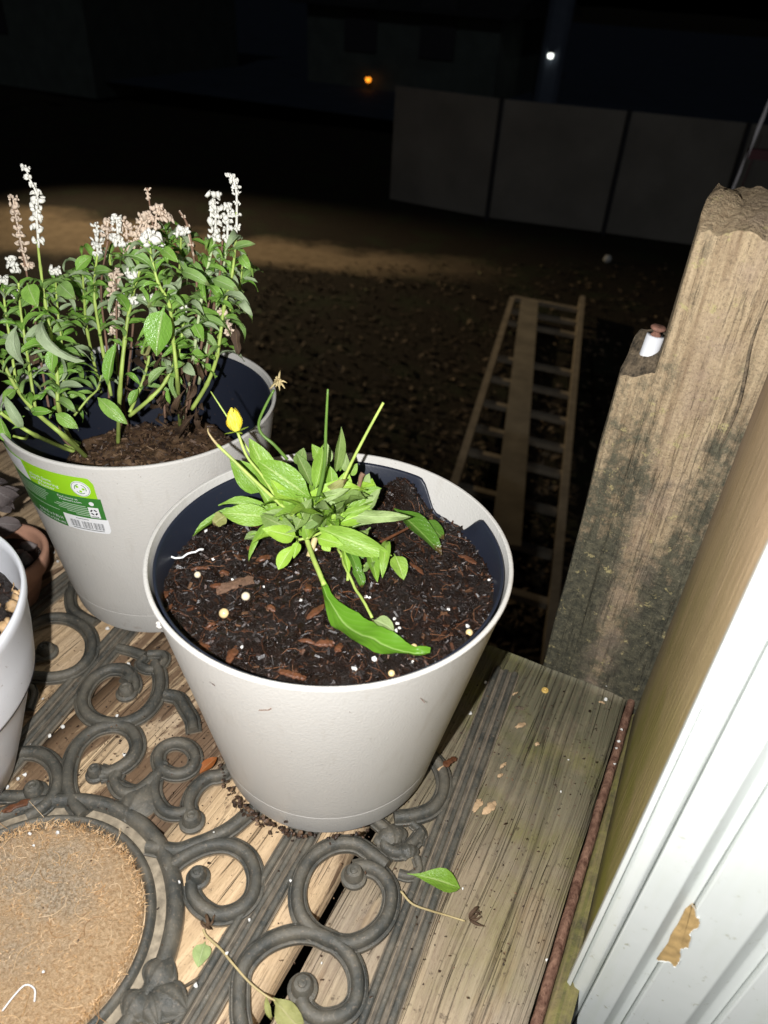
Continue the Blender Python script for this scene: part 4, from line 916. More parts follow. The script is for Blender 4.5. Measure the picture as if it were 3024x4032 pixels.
LS((600, 720), (615, 745), 34, 'round', 'leaf_bright', .012, .01); LS((890, 800), (950, 910), 40, 'curl', 'leaf_wet', .01, .004); LS((900, 830), (1000, 800), 36, 'wavy', 'leaf_mid', .008, .012); LS((880, 800), (905, 880), 28, 'strap', 'leaf_bright', .012, .004); LS((950, 820), (1010, 780), 34, 'wavy', 'leaf_wet', .008, .012); LS((920, 870), (960, 920), 40, 'curl', 'leaf_wet', .006, .004)
LS((960, 880), (1010, 850), 30, 'wavy', 'leaf_olive', .006, .01); LS((930, 790), (990, 760), 34, 'wavy', 'leaf_olive', .012, .02)
LS((1000, 1032), (1092, 1072), 66, 'round', 'leaf_pale', .003, .003)
# the long leaf lying over the soil, with its own stalk
mb = MB(); q = [G(*z2(x, y), .2) for x, y in [(722, 700), (728, 740), (755, 810), (785, 875), (805, 920)]]
mb.tube(smooth_path([(p.x, p.y, h1(p.x, p.y)+l) for p, l in zip(q, (.014, .014, .009, .007, .007))], 5), [.0019]*21, 8); mb.build('leaf_stalk', M['stem'], plant1, True)
def long_leaf():
    c = [(795, 900), (825, 965), (880, 1040), (960, 1105), (1060, 1150), (1150, 1175), (1235, 1182)]; wl = [8, 36, 84, 104, 84, 50, 6]
    sp = smooth_path([G(*z2(x, y), .2) for x, y in c], 4); n = len(sp); wi = np.interp(np.linspace(0, 1, n), np.linspace(0, 1, len(wl)), wl)
    vs, uv = [], []
    for i, p in enumerate(sp):
        t = sp[min(i+1, n-1)]-sp[max(i-1, 0)]; t.z = 0; t.normalize(); s = Vector((-t.y, t.x, 0)); hz = h1(p.x, p.y)
        for u in (-1, -.55, 0, .55, 1):
            q = p+s*u*wi[i]*K2*.56; z = max(hz, h1(q.x, q.y))+.0035+.0035*abs(u)+(.002*math.sin(i*.8+u) if abs(u) == 1 else 0); vs.append((q.x, q.y, z)); uv.append((.5+u*.5, i/(n-1)))
    me = bpy.data.meshes.new('leaf'); me.from_pydata(vs, [], [(i*5+j, (i+1)*5+j, (i+1)*5+j+1, i*5+j+1) for i in range(n-1) for j in range(4)]); l = me.uv_layers.new(name='UVMap')
    for lp in me.loops: l.data[lp.index].uv = uv[lp.vertex_index]
    me.polygons.foreach_set('use_smooth', [True]*len(me.polygons)); me.materials.append(M['leaf_wet_big']); o = inst('leaf', me, Matrix.Identity(4), plant1); o['label'] = 'long green leaf drooping across the soil'
M['leaf_wet_big'] = leaf_mat('wet bright leaf', (.14, .33, .025), (.15, .35, .03), (.33, .5, .14), .22, .35)
long_leaf()
def stalk(pts, r0, r1, mat, name='stalk', par=plant1, anchor=AN, mp=z2, n=6):
    P = smooth_path([V(*mp(x, y), anchor, d) for x, y, d in pts], n); mb = MB(); mb.tube(P, [.78*(r0+(r1-r0)*i/(len(P)-1)) for i in range(len(P))], 8); return mb.build(name, mat, par, True), P
stalk([(640, 585, -.004), (560, 450, 0), (490, 360, .004), (452, 262, .01)], .0013, .0013, M['stem'], 'flower_stem')
stalk([(560, 430, .01), (490, 325, .016), (420, 215, .03), (342, 95, .04)], .0013, .0006, M['stem'], 'flower_stem')
stalk([(680, 605, -.010), (560, 495, -.008), (450, 390, -.004), (368, 312, 0)], .0017, .0014, M['stem'], 'stalk')
stalk([(372, 316, 0), (350, 290, 0), (332, 262, .002), (330, 245, .004)], .0013, .0004, M['straw'], 'dry_tip')
stalk([(655, 372, .03), (600, 312, .03), (550, 268, .032), (538, 225, .034), (560, 165, .036), (600, 88, .04)], .0017, .0012, M['stalk_green'], 'flower_stem')
stalk([(775, 545, 0), (806, 400, .0), (812, 250, .0), (820, 85, .002)], .0021, .0009, M['stalk_green'], 'stalk')
stalk([(840, 560, .004), (895, 430, .01), (965, 290, .014), (1047, 140, .02)], .0017, .0012, M['stem'], 'stalk')
stalk([(932, 545, .012), (940, 510, .013), (950, 470, .014), (955, 445, .015), (964, 428, .016)], .0015, .0027, M['stem_brown'], 'dead_stub')
stalk([(770, 610, -.004), (790, 580, 0), (800, 540, .004)], .003, .0022, M['stem'], 'crown_stem'); stalk([(700, 700, -.022), (745, 690, -.02), (800, 668, -.012)], .0014, .0013, M['stem'], 'leaf_stalk')
stalk([(745, 770, -.02), (755, 735, -.015), (770, 690, -.01)], .0035, .003, M['straw'], 'crown_stem')
for pts in ([(880, 770), (885, 840), (920, 905), (965, 970), (1000, 1030)], [(870, 800), (930, 800), (990, 775), (1020, 760)], [(900, 850), (960, 840), (1020, 850)], [(860, 770), (900, 830), (900, 900)]):
    q = smooth_path([G(*z2(x, y), .2) for x, y in pts], 5); mb = MB(); mb.tube([(p.x, p.y, h1(p.x, p.y)+.004) for p in q], .0011, 6); mb.build('limp_stem', M['stem'], plant1, True)
q = [V(*z2(1030, 712), AN, -.01), V(*z2(1155, 648), AN, .01)]; mb = MB(); mb.tube(q, [.0012, .0009], 6); tag(mb.build('twig', M['bark'], None), 'thin brown twig propped on the soil at the plant foot', 'twig')
# yellow bud
bc = V(*z2(447, 252), AN, .01); bt = V(*z2(432, 170), AN, .012); ba_ = (bt-bc); bl = ba_.length; ba_.normalize()
rot = Vector((0, 0, 1)).rotation_difference(ba_).to_matrix().to_4x4(); BM = Matrix.Translation(bc) @ rot
bud = bpy.data.objects.new('flower_bud', None); COL.objects.link(bud); bud.empty_display_size = .01; bud.matrix_world = Matrix.Translation(bc); bud.parent = plant1; bud.matrix_parent_inverse = Matrix.Translation(-plant1.location); bud['label'] = 'closed yellow flower bud'
for k in range(9):
    a = k*2*math.pi/9; mb = MB(); n = 7
    for i in range(n+1):
        s = i/n; r = .0056*math.sin(math.pi*(.16+.74*s))**.8*(1 if k % 2 else .9); w_ = .0030*math.sin(math.pi*(.12+.8*s)); z = bl*s*(1+.10*math.sin(k*2.1)); r *= 1+.10*math.sin(k*5.3)
        for u in (-1, 0, 1): mb.v.append(((r-.0006*abs(u))*math.cos(a)-u*w_*math.sin(a), (r-.0006*abs(u))*math.sin(a)+u*w_*math.cos(a), z))
    mb.f = [(i*3+j, i*3+j+1, (i+1)*3+j+1, (i+1)*3+j) for i in range(n) for j in range(2)]
    o = inst('petal', mb.mesh('petal', M['petal_yellow'], True), BM, None); o.parent = bud; o.matrix_parent_inverse = Matrix.Translation(-bc)
for k in range(8):
    a = k*2*math.pi/8+.3; mb = MB(); L_ = .0085 if k % 2 else .006; lift = .1 if k % 2 else .9
    for i in range(5):
        s = i/4; w_ = .0013*math.sin(math.pi*(.2+.75*s)); r = .0015+L_*s*(1-lift*.5); z = -.001+L_*s*lift*.9
        for u in (-1, 1): mb.v.append((r*math.cos(a)-u*w_*math.sin(a), r*math.sin(a)+u*w_*math.cos(a), z))
    mb.f = [(i*2, i*2+1, i*2+3, i*2+2) for i in range(4)]
    o = inst('sepal', mb.mesh('sepal', M['sepal'], True), BM, None); o.parent = bud; o.matrix_parent_inverse = Matrix.Translation(-bc)
# withered flower head on the curved stem
dc = V(*z2(618, 55), AN, .04); mb = MB(); R = random.Random(4)
for k in range(16):
    d = Vector((R.gauss(0, 1), R.gauss(0, 1), R.gauss(0, .8)+.2)).normalized()*R.uniform(.004, .009); mb.tube([dc, dc+d*.6+Vector((0, 0, .001)), dc+d], [.0012, .0008, .0003], 5)
mb.blob(dc, .0032, (1, 1, 1), .3, R); o = mb.build('withered_head', M['straw'], plant1, True); o['label'] = 'withered straw coloured flower head'

# ------------------------------------------------------------------ rear planter: soil, sage
def h2(x, y):
    d2 = (x-RCN[0]-.02)**2+(y-RCN[1]+.01)**2
    return .152 + .008*fbm(x, y, 30) + .012*math.exp(-d2/(2*.05**2))
sc2 = (RCN[0]+.008, RCN[1]-.006); soil2 = soil_disc('root_ball', sc2, .094, h2, M['clod'], 40, .05)
tag(soil2, 'brown crumbly soil clod in the labelled rear planter', 'soil', kind='stuff')
mb = MB(); R = random.Random(9); scatter_chips(mb, 3200, sc2, .089, h2, R, .0015, .009, .5); tag(mb.build('soil_crumbs', M['dry_soil'], soil2), kind='stuff')
K1 = .66305*.80/2900
sage = empty('sage_plant', (RCN[0], RCN[1], .155), 'bushy sage with white and faded flower spikes in the labelled planter', 'plant')
R = random.Random(21); leafcount = 0
LEAFM = ['leaf_sage', 'leaf_sage', 'leaf_sage2', 'leaf_sage2', 'leaf_sage2', 'leaf_sage3', 'leaf_sage3']
def spike(P, r, mat, dens=1.0, wmin=.5):
    r *= .9; mb = MB(); L_ = sum((P[i+1]-P[i]).length for i in range(len(P)-1)); nwh = max(3, int(L_/.0052*dens)); n = len(P)
    mb.tube(P, [.0011*(1-.4*i/n) for i in range(n)], 6)
    for k in range(nwh):
        s = (k+.5)/nwh; f_ = s*(n-1); i = int(f_); p = P[i].lerp(P[min(i+1, n-1)], f_-i); rr = r*(wmin+(1-wmin)*(1-s)**.6)*R.uniform(.7, 1.1)
        for j in range(R.randint(6, 9)):
            a = j*1.25+k*.7+R.uniform(-.3, .3); mb.blob(p+Vector((math.cos(a), math.sin(a), R.uniform(-.35, .45)))*rr*R.uniform(.55, 1.05), rr*R.uniform(.26, .50), (1, R.uniform(.6, 1), R.uniform(1.2, 2.0)), .35, R)
    return mb.build('flower_spike', mat, sage, True)
def clear_pot(p, m=.004):
    """keep foliage off the planter wall: inside the rim below its top"""
    return p
def sage_stem(pts, mat, r0=.0024, r1=.0013, leaves=None, lsize=(.012, .028), name='stem', dens=1.0, mats=None):
    global leafcount
    P = [V(*z1(x, y), RCN, d) for x, y, d in pts]
    if pts[0][1] > 1690:
        P[0] = G(*z1(*pts[0][:2]), .152); dx, dy = P[0].x-RCN[0], P[0].y-RCN[1]; rr = math.hypot(dx, dy)
        if rr > .075: P.insert(0, Vector((RCN[0]+dx*.068/rr, RCN[1]+dy*.068/rr, .145)))
    P = smooth_path(P, 7); mb = MB(); n = len(P)
    mb.tube(P, [.68*(r0+(r1-r0)*i/(n-1))*(1.3 if i % 7 == 0 and i else 1) for i in range(n)], 8); mb.build(name, mat, sage, True)
    if leaves:
        a0, a1 = leaves; L_ = sum((P[i+1]-P[i]).length for i in range(n-1)); nn = max(2, int(L_*(a1-a0)/.0080*dens))
        for k in range(nn):
            s = a0+(a1-a0)*(k+.5)/nn; f_ = s*(n-1); i = min(int(f_), n-2); p = P[i].lerp(P[i+1], f_-i); t = (P[i+1]-P[i]).normalized(); az = k*math.pi/2+R.uniform(-.4, .4)
            for sgn in (0, math.pi):
                if R.random() < .06: continue
                e = Vector((math.cos(az+sgn), math.sin(az+sgn), 0)); e = (e-t*e.dot(t)).normalized()
                L2_ = R.uniform(*lsize)*(.75+.5*math.sin(math.pi*s)); d = (e*R.uniform(.75, 1.1)+t*R.uniform(.1, .7)+Vector((0, 0, -R.uniform(0, .5)))).normalized()
                tip = p+d*L2_
                rr = math.hypot(tip.x-RCN[0], tip.y-RCN[1]); hor = math.hypot(p.x-RCN[0], p.y-RCN[1])
                if tip.z < .25 and rr > .108: continue
                leaf(p, tip, L2_*R.uniform(.22, .34), R.choice(['arch', 'curl', 'curl', 'curl', 'hook', 'hook', 'wavy', 'arch']), R.choice(mats or LEAFM), sage, R.uniform(-.5, .5)); leafcount += 1
            if R.random() < .8:
                e = Vector((R.gauss(0, 1), R.gauss(0, 1), .3)).normalized(); tip = p+e*R.uniform(.008, .015)
                leaf(p, tip, (tip-p).length*.42, 'arch', 'leaf_sage2', sage); leafcount += 1
    return P
g, gp, br = M['stem'], M['stem_pale'], M['stem_brown']
sage_stem([(520, 1890, -.055), (380, 1760, -.06), (215, 1620, -.05), (100, 1480, -.04), (10, 1310, -.03)], g, .0034, .0022, (.5, 1), dens=.5)
P = sage_stem([(440, 1800, -.05), (350, 1600, -.04), (340, 1400, -.03), (300, 1150, -.02), (270, 980, -.015), (240, 760, -.01), (222, 600, -.01)], g, .0030, .0014, (.3, .8))
spike(smooth_path([V(*z1(x, y), RCN, -.01) for x, y in [(230, 640), (222, 520), (215, 440), (225, 360), (205, 290), (170, 220), (150, 150)]], 5), .0062, M['petal_white'], .8)
sage_stem([(700, 1830, -.03), (712, 1500, -.02), (740, 1200, -.01), (770, 1000, 0), (800, 880, 0), (830, 780, 0)], g, .0030, .0016, (.35, 1))
sage_stem([(770, 1640, -.03), (900, 1530, -.03), (985, 1430, -.02), (1060, 1260, -.01), (1090, 1080, 0), (1100, 930, 0)], g, .0028, .0014, (.4, 1))
sage_stem([(770, 1620, -.03), (830, 1480, -.01), (880, 1320, 0), (900, 1150, .01)], g, .0024, .0013, (.3, 1))
P = sage_stem([(1070, 1720, -.02), (1055, 1450, -.03), (1030, 1200, -.035), (1005, 980, -.035), (940, 850, -.035), (900, 700, -.03), (885, 590, -.03)], g, .0027, .0013, (.3, .92))
spike(smooth_path([V(*z1(x, y), RCN, -.03) for x, y in [(905, 610), (888, 575), (880, 545)]], 4), .0068, M['petal_white'], 1.3, .9)
sage_stem([(1140, 1600, 0), (1230, 1450, 0), (1290, 1280, .0), (1330, 1000, .01), (1378, 800, .015), (1400, 600, .02), (1405, 430, .02)], g, .0030, .0012, (.3, .85))
spike(smooth_path([V(*z1(x, y), RCN, .02) for x, y in [(1404, 560), (1406, 440), (1405, 330), (1395, 270), (1378, 215), (1335, 205)]], 5), .0040, M['petal_white'], .85, .8)
sage_stem([(1080, 1700, .0), (1140, 1350, .005), (1195, 950, .01), (1240, 730, .015), (1275, 590, .02)], gp, .0026, .0016, (.35, .9))
spike(smooth_path([V(*z1(x, y), RCN, .02) for x, y in [(1275, 600), (1280, 500), (1278, 400), (1268, 310)]], 5), .0060, M['petal_white'], 1.0, .9)
sage_stem([(1180, 1450, .02), (1260, 1100, .02), (1320, 800, .025), (1350, 620, .025)], gp, .0024, .0013, (.2, .95))
spike(smooth_path([V(*z1(x, y), RCN, .025) for x, y in [(1350, 610), (1352, 510), (1356, 430), (1356, 372)]], 5), .0050, M['petal_white'], 1.0, .85)
sage_stem([(660, 1520, .0), (610, 1250, .01), (565, 980, .015), (560, 850, .02), (578, 680, .02)], g, .0024, .0013, (.3, .95))
spike(smooth_path([V(*z1(x, y), RCN, .02) for x, y in [(585, 690), (575, 620), (580, 550), (565, 490)]], 5), .0054, M['petal_white'], 1.0, .85)
sage_stem([(380, 1780, -.05), (300, 1400, .02), (200, 1000, .02), (140, 700, .02), (100, 500, .02)], br, .0018, .0011)
spike(smooth_path([V(*z1(x, y), RCN, .02) for x, y in [(170, 770), (135, 660), (110, 540), (90, 430), (75, 330)]], 5), .0056, M['petal_tan'], .9, .7)
spike(smooth_path([V(*z1(x, y), RCN, 0) for x, y in [(90, 790), (75, 740), (60, 690)]], 5), .0056, M['petal_white'], 1.1, .9)
sage_stem([(720, 1700, .02), (760, 1400, .02), (790, 1100, .02), (800, 800, .02)], br, .0020, .0012)
sage_stem([(1100, 1650, .02), (1150, 1250, .02), (1170, 900, .02), (1140, 640, .02), (1110, 500, .02), (1065, 425, .02)], br, .0019, .0012)
spike(smooth_path([V(*z1(x, y), RCN, .02) for x, y in [(1150, 690), (1120, 560), (1105, 490), (1065, 420)]], 5), .0030, M['petal_tan'], .5, .6)
sage_stem([(960, 780, .02), (930, 640, .02), (900, 460, .02), (875, 285, .02)], br, .0014, .0010)
spike(smooth_path([V(*z1(x, y), RCN, .02) for x, y in [(880, 360), (878, 320), (874, 285)]], 4), .0030, M['petal_tan'], .7, .6)
sage_stem([(1220, 1400, .01), (1270, 1000, .02), (1310, 760, .02), (1320, 600, .02)], br, .0019, .0012)
for a in ([(650, 1650, .01), (640, 1300, .02), (600, 900, .02), (640, 600, .02)], [(980, 1650, 0), (960, 1300, .01), (930, 900, .02), (860, 560, .02)], [(300, 1650, -.02), (240, 1300, -.01), (190, 950, 0)], [(760, 1700, -.01), (700, 1300, .0), (690, 800, .01)], [(1120, 1600, .01), (1200, 1200, .01), (1260, 850, .02)]): sage_stem(a, br, .0018, .0011)
for pts in ([(690, 760), (672, 870), (680, 980), (690, 1080), (660, 1160)], [(640, 590), (635, 530), (650, 460)], [(755, 590), (745, 520), (700, 455)], [(800, 680), (800, 600), (830, 520), (860, 430)], [(860, 560), (870, 480), (880, 420)], [(930, 540), (925, 470), (940, 390)], [(1000, 470), (960, 430)], [(770, 700), (760, 640), (735, 600)], [(1310, 1010), (1350, 1080), (1370, 1170)]):
    spike(smooth_path([V(*z1(x, y), RCN, R.uniform(-.02, .02)*0+.01) for x, y in pts], 4), .0055 if len(pts) < 5 else .0050, M['petal_tan'], 1.0, .85)
for pts in ([(700, 560), (695, 500), (690, 445)], [(730, 640), (700, 590), (680, 570)], [(940, 640), (945, 590)], [(1065, 560), (1085, 535)], [(720, 950), (715, 930)], [(790, 960), (795, 930)], [(330, 790), (325, 770)], [(1080, 1010), (1085, 980)], [(20, 850), (5, 820)], [(890, 950), (885, 930)], [(95, 930), (90, 905)], [(780, 820), (790, 770)]):
    spike(smooth_path([V(*z1(x, y), RCN, .0) for x, y in pts], 3), .0052, M['petal_white'], 1.2, .9)
sage_stem([(380, 1830, -.06), (210, 1755, -.07), (100, 1690, -.075), (0, 1620, -.08)], g, .0030, .0022, (.6, 1), dens=.5)
sage_stem([(210, 1755, -.07), (150, 1775, -.075), (80, 1760, -.08)], g, .002, .0015)
sage_stem([(400, 1750, -.04), (380, 1500, -.02), (370, 1250, -.01), (340, 1000, 0), (330, 820, 0)], g, .0022, .0012, (.25, 1))
sage_stem([(210, 1600, -.04), (180, 1400, -.03), (150, 1200, -.03), (120, 1000, -.02), (110, 850, -.02)], g, .0022, .0012, (.2, 1))
sage_stem([(100, 1480, -.03), (60, 1200, -.02), (30, 1000, -.01), (20, 880, 0)], g, .0020, .0012, (.2, 1))
sage_stem([(600, 1500, .03), (520, 1150, .03), (500, 950, .03), (490, 760, .03)], g, .0022, .0012, (.3, 1))
sage_stem([(860, 1450, .03), (880, 1150, .03), (960, 800, .03), (990, 620, .03), (985, 540, .03)], g, .0020, .0012, (.4, 1))
sage_stem([(1000, 1400, .04), (1050, 1000, .04), (1070, 700, .04), (1075, 580, .04)], g, .0020, .0012, (.4, 1))
sage_stem([(440, 1640, -.03), (520, 1540, -.02), (580, 1480, -.01), (600, 1400, 0)], g, .0016, .0011, (.5, 1), (.014, .026))
sage_stem([(700, 1400, .05), (680, 1100, .05), (660, 800, .05), (650, 680, .05)], g, .002, .0012, (.4, 1))
sage_stem([(1240, 1300, .03), (1350, 1050, .04), (1420, 880, .04), (1440, 740, .04)], g, .002, .0012, (.2, 1))
def L1(b, bd, t_, td, wpx, key, mat, roll=0.0): leaf(V(*z1(*b), RCN, bd), V(*z1(*t_), RCN, td), wpx*K1*(.86 if wpx > 150 else .64), key, M and mat, sage, roll, TOCAM)
for a in [((975, 985), -.045, (930, 1285), -.06, 160, 'round', 'leaf_sage2', .1), ((300, 1045), -.04, (500, 1310), -.06, 95, 'hook', 'leaf_sage3', .6), ((690, 1205), -.04, (640, 1465), -.05, 100, 'flat', 'leaf_sage2', .2), ((580, 1530), -.05, (758, 1690), -.06, 105, 'arch', 'leaf_sage2', .1), ((330, 1625), -.06, (465, 1715), -.065, 95, 'arch', 'leaf_sage2', .1),
          ((320, 1230), -.05, (310, 1390), -.06, 100, 'round', 'leaf_sage2', .1), ((160, 850), -.04, (225, 995), -.055, 130, 'round', 'leaf_sage2', .1), ((100, 1480), -.05, (15, 1560), -.06, 115, 'round', 'leaf_sage2', .3), ((345, 850), -.03, (450, 950), -.045, 115, 'round', 'leaf_sage', .1), ((1390, 650), 0, (1520, 620), -.01, 60, 'arch', 'leaf_sage', .2),
          ((1430, 690), 0, (1490, 775), -.01, 70, 'curl', 'leaf_sage2', .2), ((1440, 970), 0, (1500, 1045), -.01, 60, 'hook', 'leaf_sage3', .2), ((1260, 830), -.01, (1420, 900), -.02, 90, 'arch', 'leaf_sage', .1), ((1080, 790), -.02, (1250, 870), -.03, 80, 'curl', 'leaf_sage', .1), ((960, 650), -.03, (1060, 730), -.045, 75, 'arch', 'leaf_sage2', .1),
          ((100, 1110), -.04, (140, 1330), -.05, 110, 'curl', 'leaf_sage3', .2), ((240, 1600), -.06, (185, 1620), -.07, 60, 'arch', 'leaf_sage', .2), ((190, 1620), -.065, (310, 1615), -.07, 70, 'arch', 'leaf_sage2', .2), ((0, 1650), -.08, (60, 1810), -.08, 110, 'flat', 'leaf_sage2', .2), ((820, 1480), -.02, (770, 1580), -.03, 80, 'flat', 'leaf_sage2', .2),
          ((990, 1350), -.02, (880, 1460), -.03, 80, 'arch', 'leaf_sage', .2), ((1030, 1360), -.03, (1100, 1330), -.04, 70, 'arch', 'leaf_sage', .2), ((1100, 1340), -.02, (1160, 1400), -.03, 80, 'curl', 'leaf_sage3', .2), ((1150, 1090), -.02, (1210, 1200), -.035, 100, 'round', 'leaf_sage2', .2), ((450, 780), 0, (545, 690), .01, 90, 'arch', 'leaf_sage2', .2), ((560, 790), -.01, (670, 780), -.02, 70, 'arch', 'leaf_sage', .2), ((860, 1230), -.03, (880, 1285), -.04, 90, 'round', 'leaf_yellow', .2), ((1400, 1100), 0, (1420, 1280), -.01, 70, 'wavy', 'leaf_dead', .2), ((230, 1260), -.03, (200, 1340), -.04, 100, 'wavy', 'leaf_dead', .2), ((995, 1480), -.03, (1010, 1570), -.03, 40, 'flat', 'leaf_sage2', .2)]: L1(*a)
# withered leaves hanging round the stems
for k in range(46):
    x, y = R.uniform(950, 1200), R.uniform(1250, 1640); L1((x, y), R.uniform(-.02, .03), (x+R.uniform(-50, 50), y+R.uniform(40, 130)), R.uniform(-.02, .03), R.uniform(25, 60), R.choice(['wavy', 'curl', 'hook']), 'leaf_dead', R.uniform(-1, 1))
for k in range(12):
    x, y = R.uniform(680, 850), R.uniform(1150, 1500); L1((x, y), R.uniform(-.0, .03), (x+R.uniform(-50, 50), y+R.uniform(20, 80)), R.uniform(0, .03), R.uniform(25, 45), R.choice(['wavy', 'curl']), 'leaf_dead', R.uniform(-1, 1))
print('sage leaves', leafcount)

# ---- label on the rear planter
SZ = ZB+.011
def cone_r(z): return .096+.0043+(.1255-.0012-.096-.0043)*max(0, (z-SZ-.03)/(.2286-SZ-.0325))
def onpot(th, z, off): r = cone_r(z)+off; a = math.radians(th); return (RCN[0]+r*math.cos(a), RCN[1]+r*math.sin(a), z)
def patch(name, t0, t1, za, zb, mat, off, par, n=24, m=4, cr=0.0):
    mb = MB(); corner = cr
    for i in range(n+1):
        th = t0+(t1-t0)*i/n; ds = min(th-t0, t1-th)*math.pi/180*.12; inset = 0
        if corner and ds < corner and (t1-th) < (th-t0): inset = corner-math.sqrt(max(0, corner**2-(corner-ds)**2))
        for j in range(m+1): s = j/m; mb.v.append(onpot(th, za+(zb-za)*s + (inset if s < .5 and corner and cr_b else 0)*(1-2*s) - (inset if s > .5 and corner and cr_t else 0)*(2*s-1), off))
    mb.f = [(i*(m+1)+j, (i+1)*(m+1)+j, (i+1)*(m+1)+j+1, i*(m+1)+j+1) for i in range(n) for j in range(m)]
    return mb.build(name, mat, par, True)
pr = lambda nm, c: flat_mat(nm, c, .28, .02, 30, .03, .5)
M['lab_lime'], M['lab_green'], M['lab_white'], M['lab_ink'] = pr('lime print', (.33, .66, .02)), pr('green print', (.045, .20, .035)), pr('white print', (.85, .86, .87)), pr('dark print', (.03, .03, .035))
sticker = empty('label_sticker', onpot(-90, .185, 0)); sticker.parent = pot2; sticker.matrix_parent_inverse = Matrix.Translation(-pot2.location); sticker['label'] = 'green and white product label'
cr_b, cr_t = False, True
patch('lime_band', -130, -67.3, .1942, .2165, M['lab_lime'], .0005, sticker, 40, 4, .006)
cr_b, cr_t = False, False
patch('green_band', -130, -66.2, .1703, .1942, M['lab_green'], .0005, sticker, 40); patch('green_foot', -130, -86.3, .1535, .1703, M['lab_green'], .0005, sticker, 30)
cr_b = True; patch('barcode_box', -86.3, -65.6, .1535, .1703, M['lab_white'], .0005, sticker, 24, 4, .004)
mb = MB(); k = 20  # white corner flash
for i in range(k+1):
    th = -130+29.3*i/k; zb_ = .206-.0112*i/k
    for q in range(3): mb.v.append(onpot(th-(.0 if i < k else .6*(q-2)), zb_+(.2160-zb_)*q/2, .0010))
mb.f = [(i*3+q, (i+1)*3+q, (i+1)*3+q+1, i*3+q+1) for i in range(k) for q in range(2)]; mb.build('white_corner', M['lab_white'], sticker)
def text(s, th0, zc, h, mat, name='print_line', wid=None, off=.0009):
    cu = bpy.data.curves.new('t', 'FONT'); cu.body = s; cu.size = 1; cu.resolution_u = 2; o = bpy.data.objects.new('t', cu); COL.objects.link(o)
    dg = bpy.context.evaluated_depsgraph_get(); me = bpy.data.meshes.new_from_object(o.evaluated_get(dg)); bpy.data.objects.remove(o)
    xs = [v.co.x for v in me.vertices]; sc = h/.72; w_ = max(xs)*sc; sx = sc*(wid/math.degrees(w_/.12) if wid else 1)
    for v in me.vertices: v.co = onpot(th0+math.degrees(v.co.x*sx/.12), zc+v.co.y*sc, off)
    me.materials.clear(); me.materials.append(mat); o = bpy.data.objects.new(name, me); COL.objects.link(o); attach2(o, sticker)
def attach2(o, p):
    o.parent = p; mw = p.matrix_parent_inverse; o.matrix_parent_inverse = Matrix.Translation(-(Vector(onpot(-90, .185, 0))))
for ch in list(sticker.children): ch.matrix_parent_inverse = Matrix.Translation(-(Vector(onpot(-90, .185, 0))))
text('10-inch Gama', -98, .2042, .0030, M['lab_white'], wid=12); text('Self-Watering', -98.6, .1998, .0034, M['lab_white'], wid=15.5); text('Planter', -94.5, .1957, .0032, M['lab_white'], wid=9)
text('Find more at', -85.5, .1900, .0022, M['lab_white'], wid=9.5); text('Walmart.com', -85.3, .1870, .0024, M['lab_white'], wid=10.5)
text('10 IN D x 9 IN H', -103, .1612, .0036, M['lab_white'], wid=15.5); text('(25.4 cm x 22.8 cm)', -104, .1562, .0032, M['lab_white'], wid=17)
mb = MB()
def strip(t0, t1, z, h): 
    n = 8; o = len(mb.v)
    for i in range(n+1): mb.v.extend([onpot(t0+(t1-t0)*i/n, z-h/2, .0009), onpot(t0+(t1-t0)*i/n, z+h/2, .0009)])
    mb.f.extend([(o+2*i, o+2*i+2, o+2*i+3, o+2*i+1) for i in range(n)])
for k in range(6): strip(-118, -93+[1.5, 2.5, 1.5, 0, -.5, -1][k], .1908-k*.0024, .0008)
strip(-118, -87.5, .1725, .0008)
for k, (a, b) in enumerate([(-84, -73.5), (-87.5, -73), (-89, -72.6), (-87, -72.2), (-83, -71.6), (-79, -71.2)]): strip(a, b, .1840-k*.0021, .0009)
mb.build('fine_print', pr('pale fine print', (.42, .55, .40)), sticker)
mb = MB()
for k in range(30):
    if k in (9, 10, 20): continue
    th = -83.5+k*.52; w_ = [.12, .28, .18][k % 3]; o = len(mb.v); mb.v.extend([onpot(th, .1575, .0009), onpot(th+w_, .1575, .0009), onpot(th+w_, .1655, .0009), onpot(th, .1655, .0009)]); mb.f.append((o, o+1, o+2, o+3))
strip(-80, -74, .1683, .0006); strip(-83, -68.5, .1562, .0007)
mb.build('barcode', M['lab_ink'], sticker)
def disc(tc, zc, rad, mat, name, off, r_in=0, a0=0, a1=360, n=36):
    global mb
    mb = MB()
    for i in range(n+1):
        a = math.radians(a0+(a1-a0)*i/n)
        for r in (r_in, rad): mb.v.append(onpot(tc+math.degrees(r*math.cos(a)/.12), zc+r*math.sin(a), off))
    mb.f = [(2*i, 2*i+1, 2*i+3, 2*i+2) for i in range(n)]; o = mb.build(name, mat, None); attach2(o, sticker); return o
disc(-73, .2042, .0083, M['lab_white'], 'round_emblem', .0009); disc(-73, .2042, .0077, M['lab_ink'], 'emblem_ring', .0012, .0074); disc(-73, .2042, .0052, M['lab_green'], 'emblem_arrow', .0012, .0046, 100, 190, 10); disc(-73, .2042, .0052, M['lab_green'], 'emblem_arrow', .0012, .0046, 340, 430, 10); disc(-73, .2042, .0052, M['lab_green'], 'emblem_arrow', .0012, .0046, 220, 310, 10)
for dx, dz in ((-1.1, .0022), (1.2, .0002), (-.1, -.0026)): disc(-73+dx, .2042+dz, .0013, M['lab_lime'], 'emblem_leaf', .0012, 0, 0, 360, 10)
disc(-70.5, .1882, .0022, M['lab_white'], 'small_emblem', .0009)
cr_b = cr_t = False
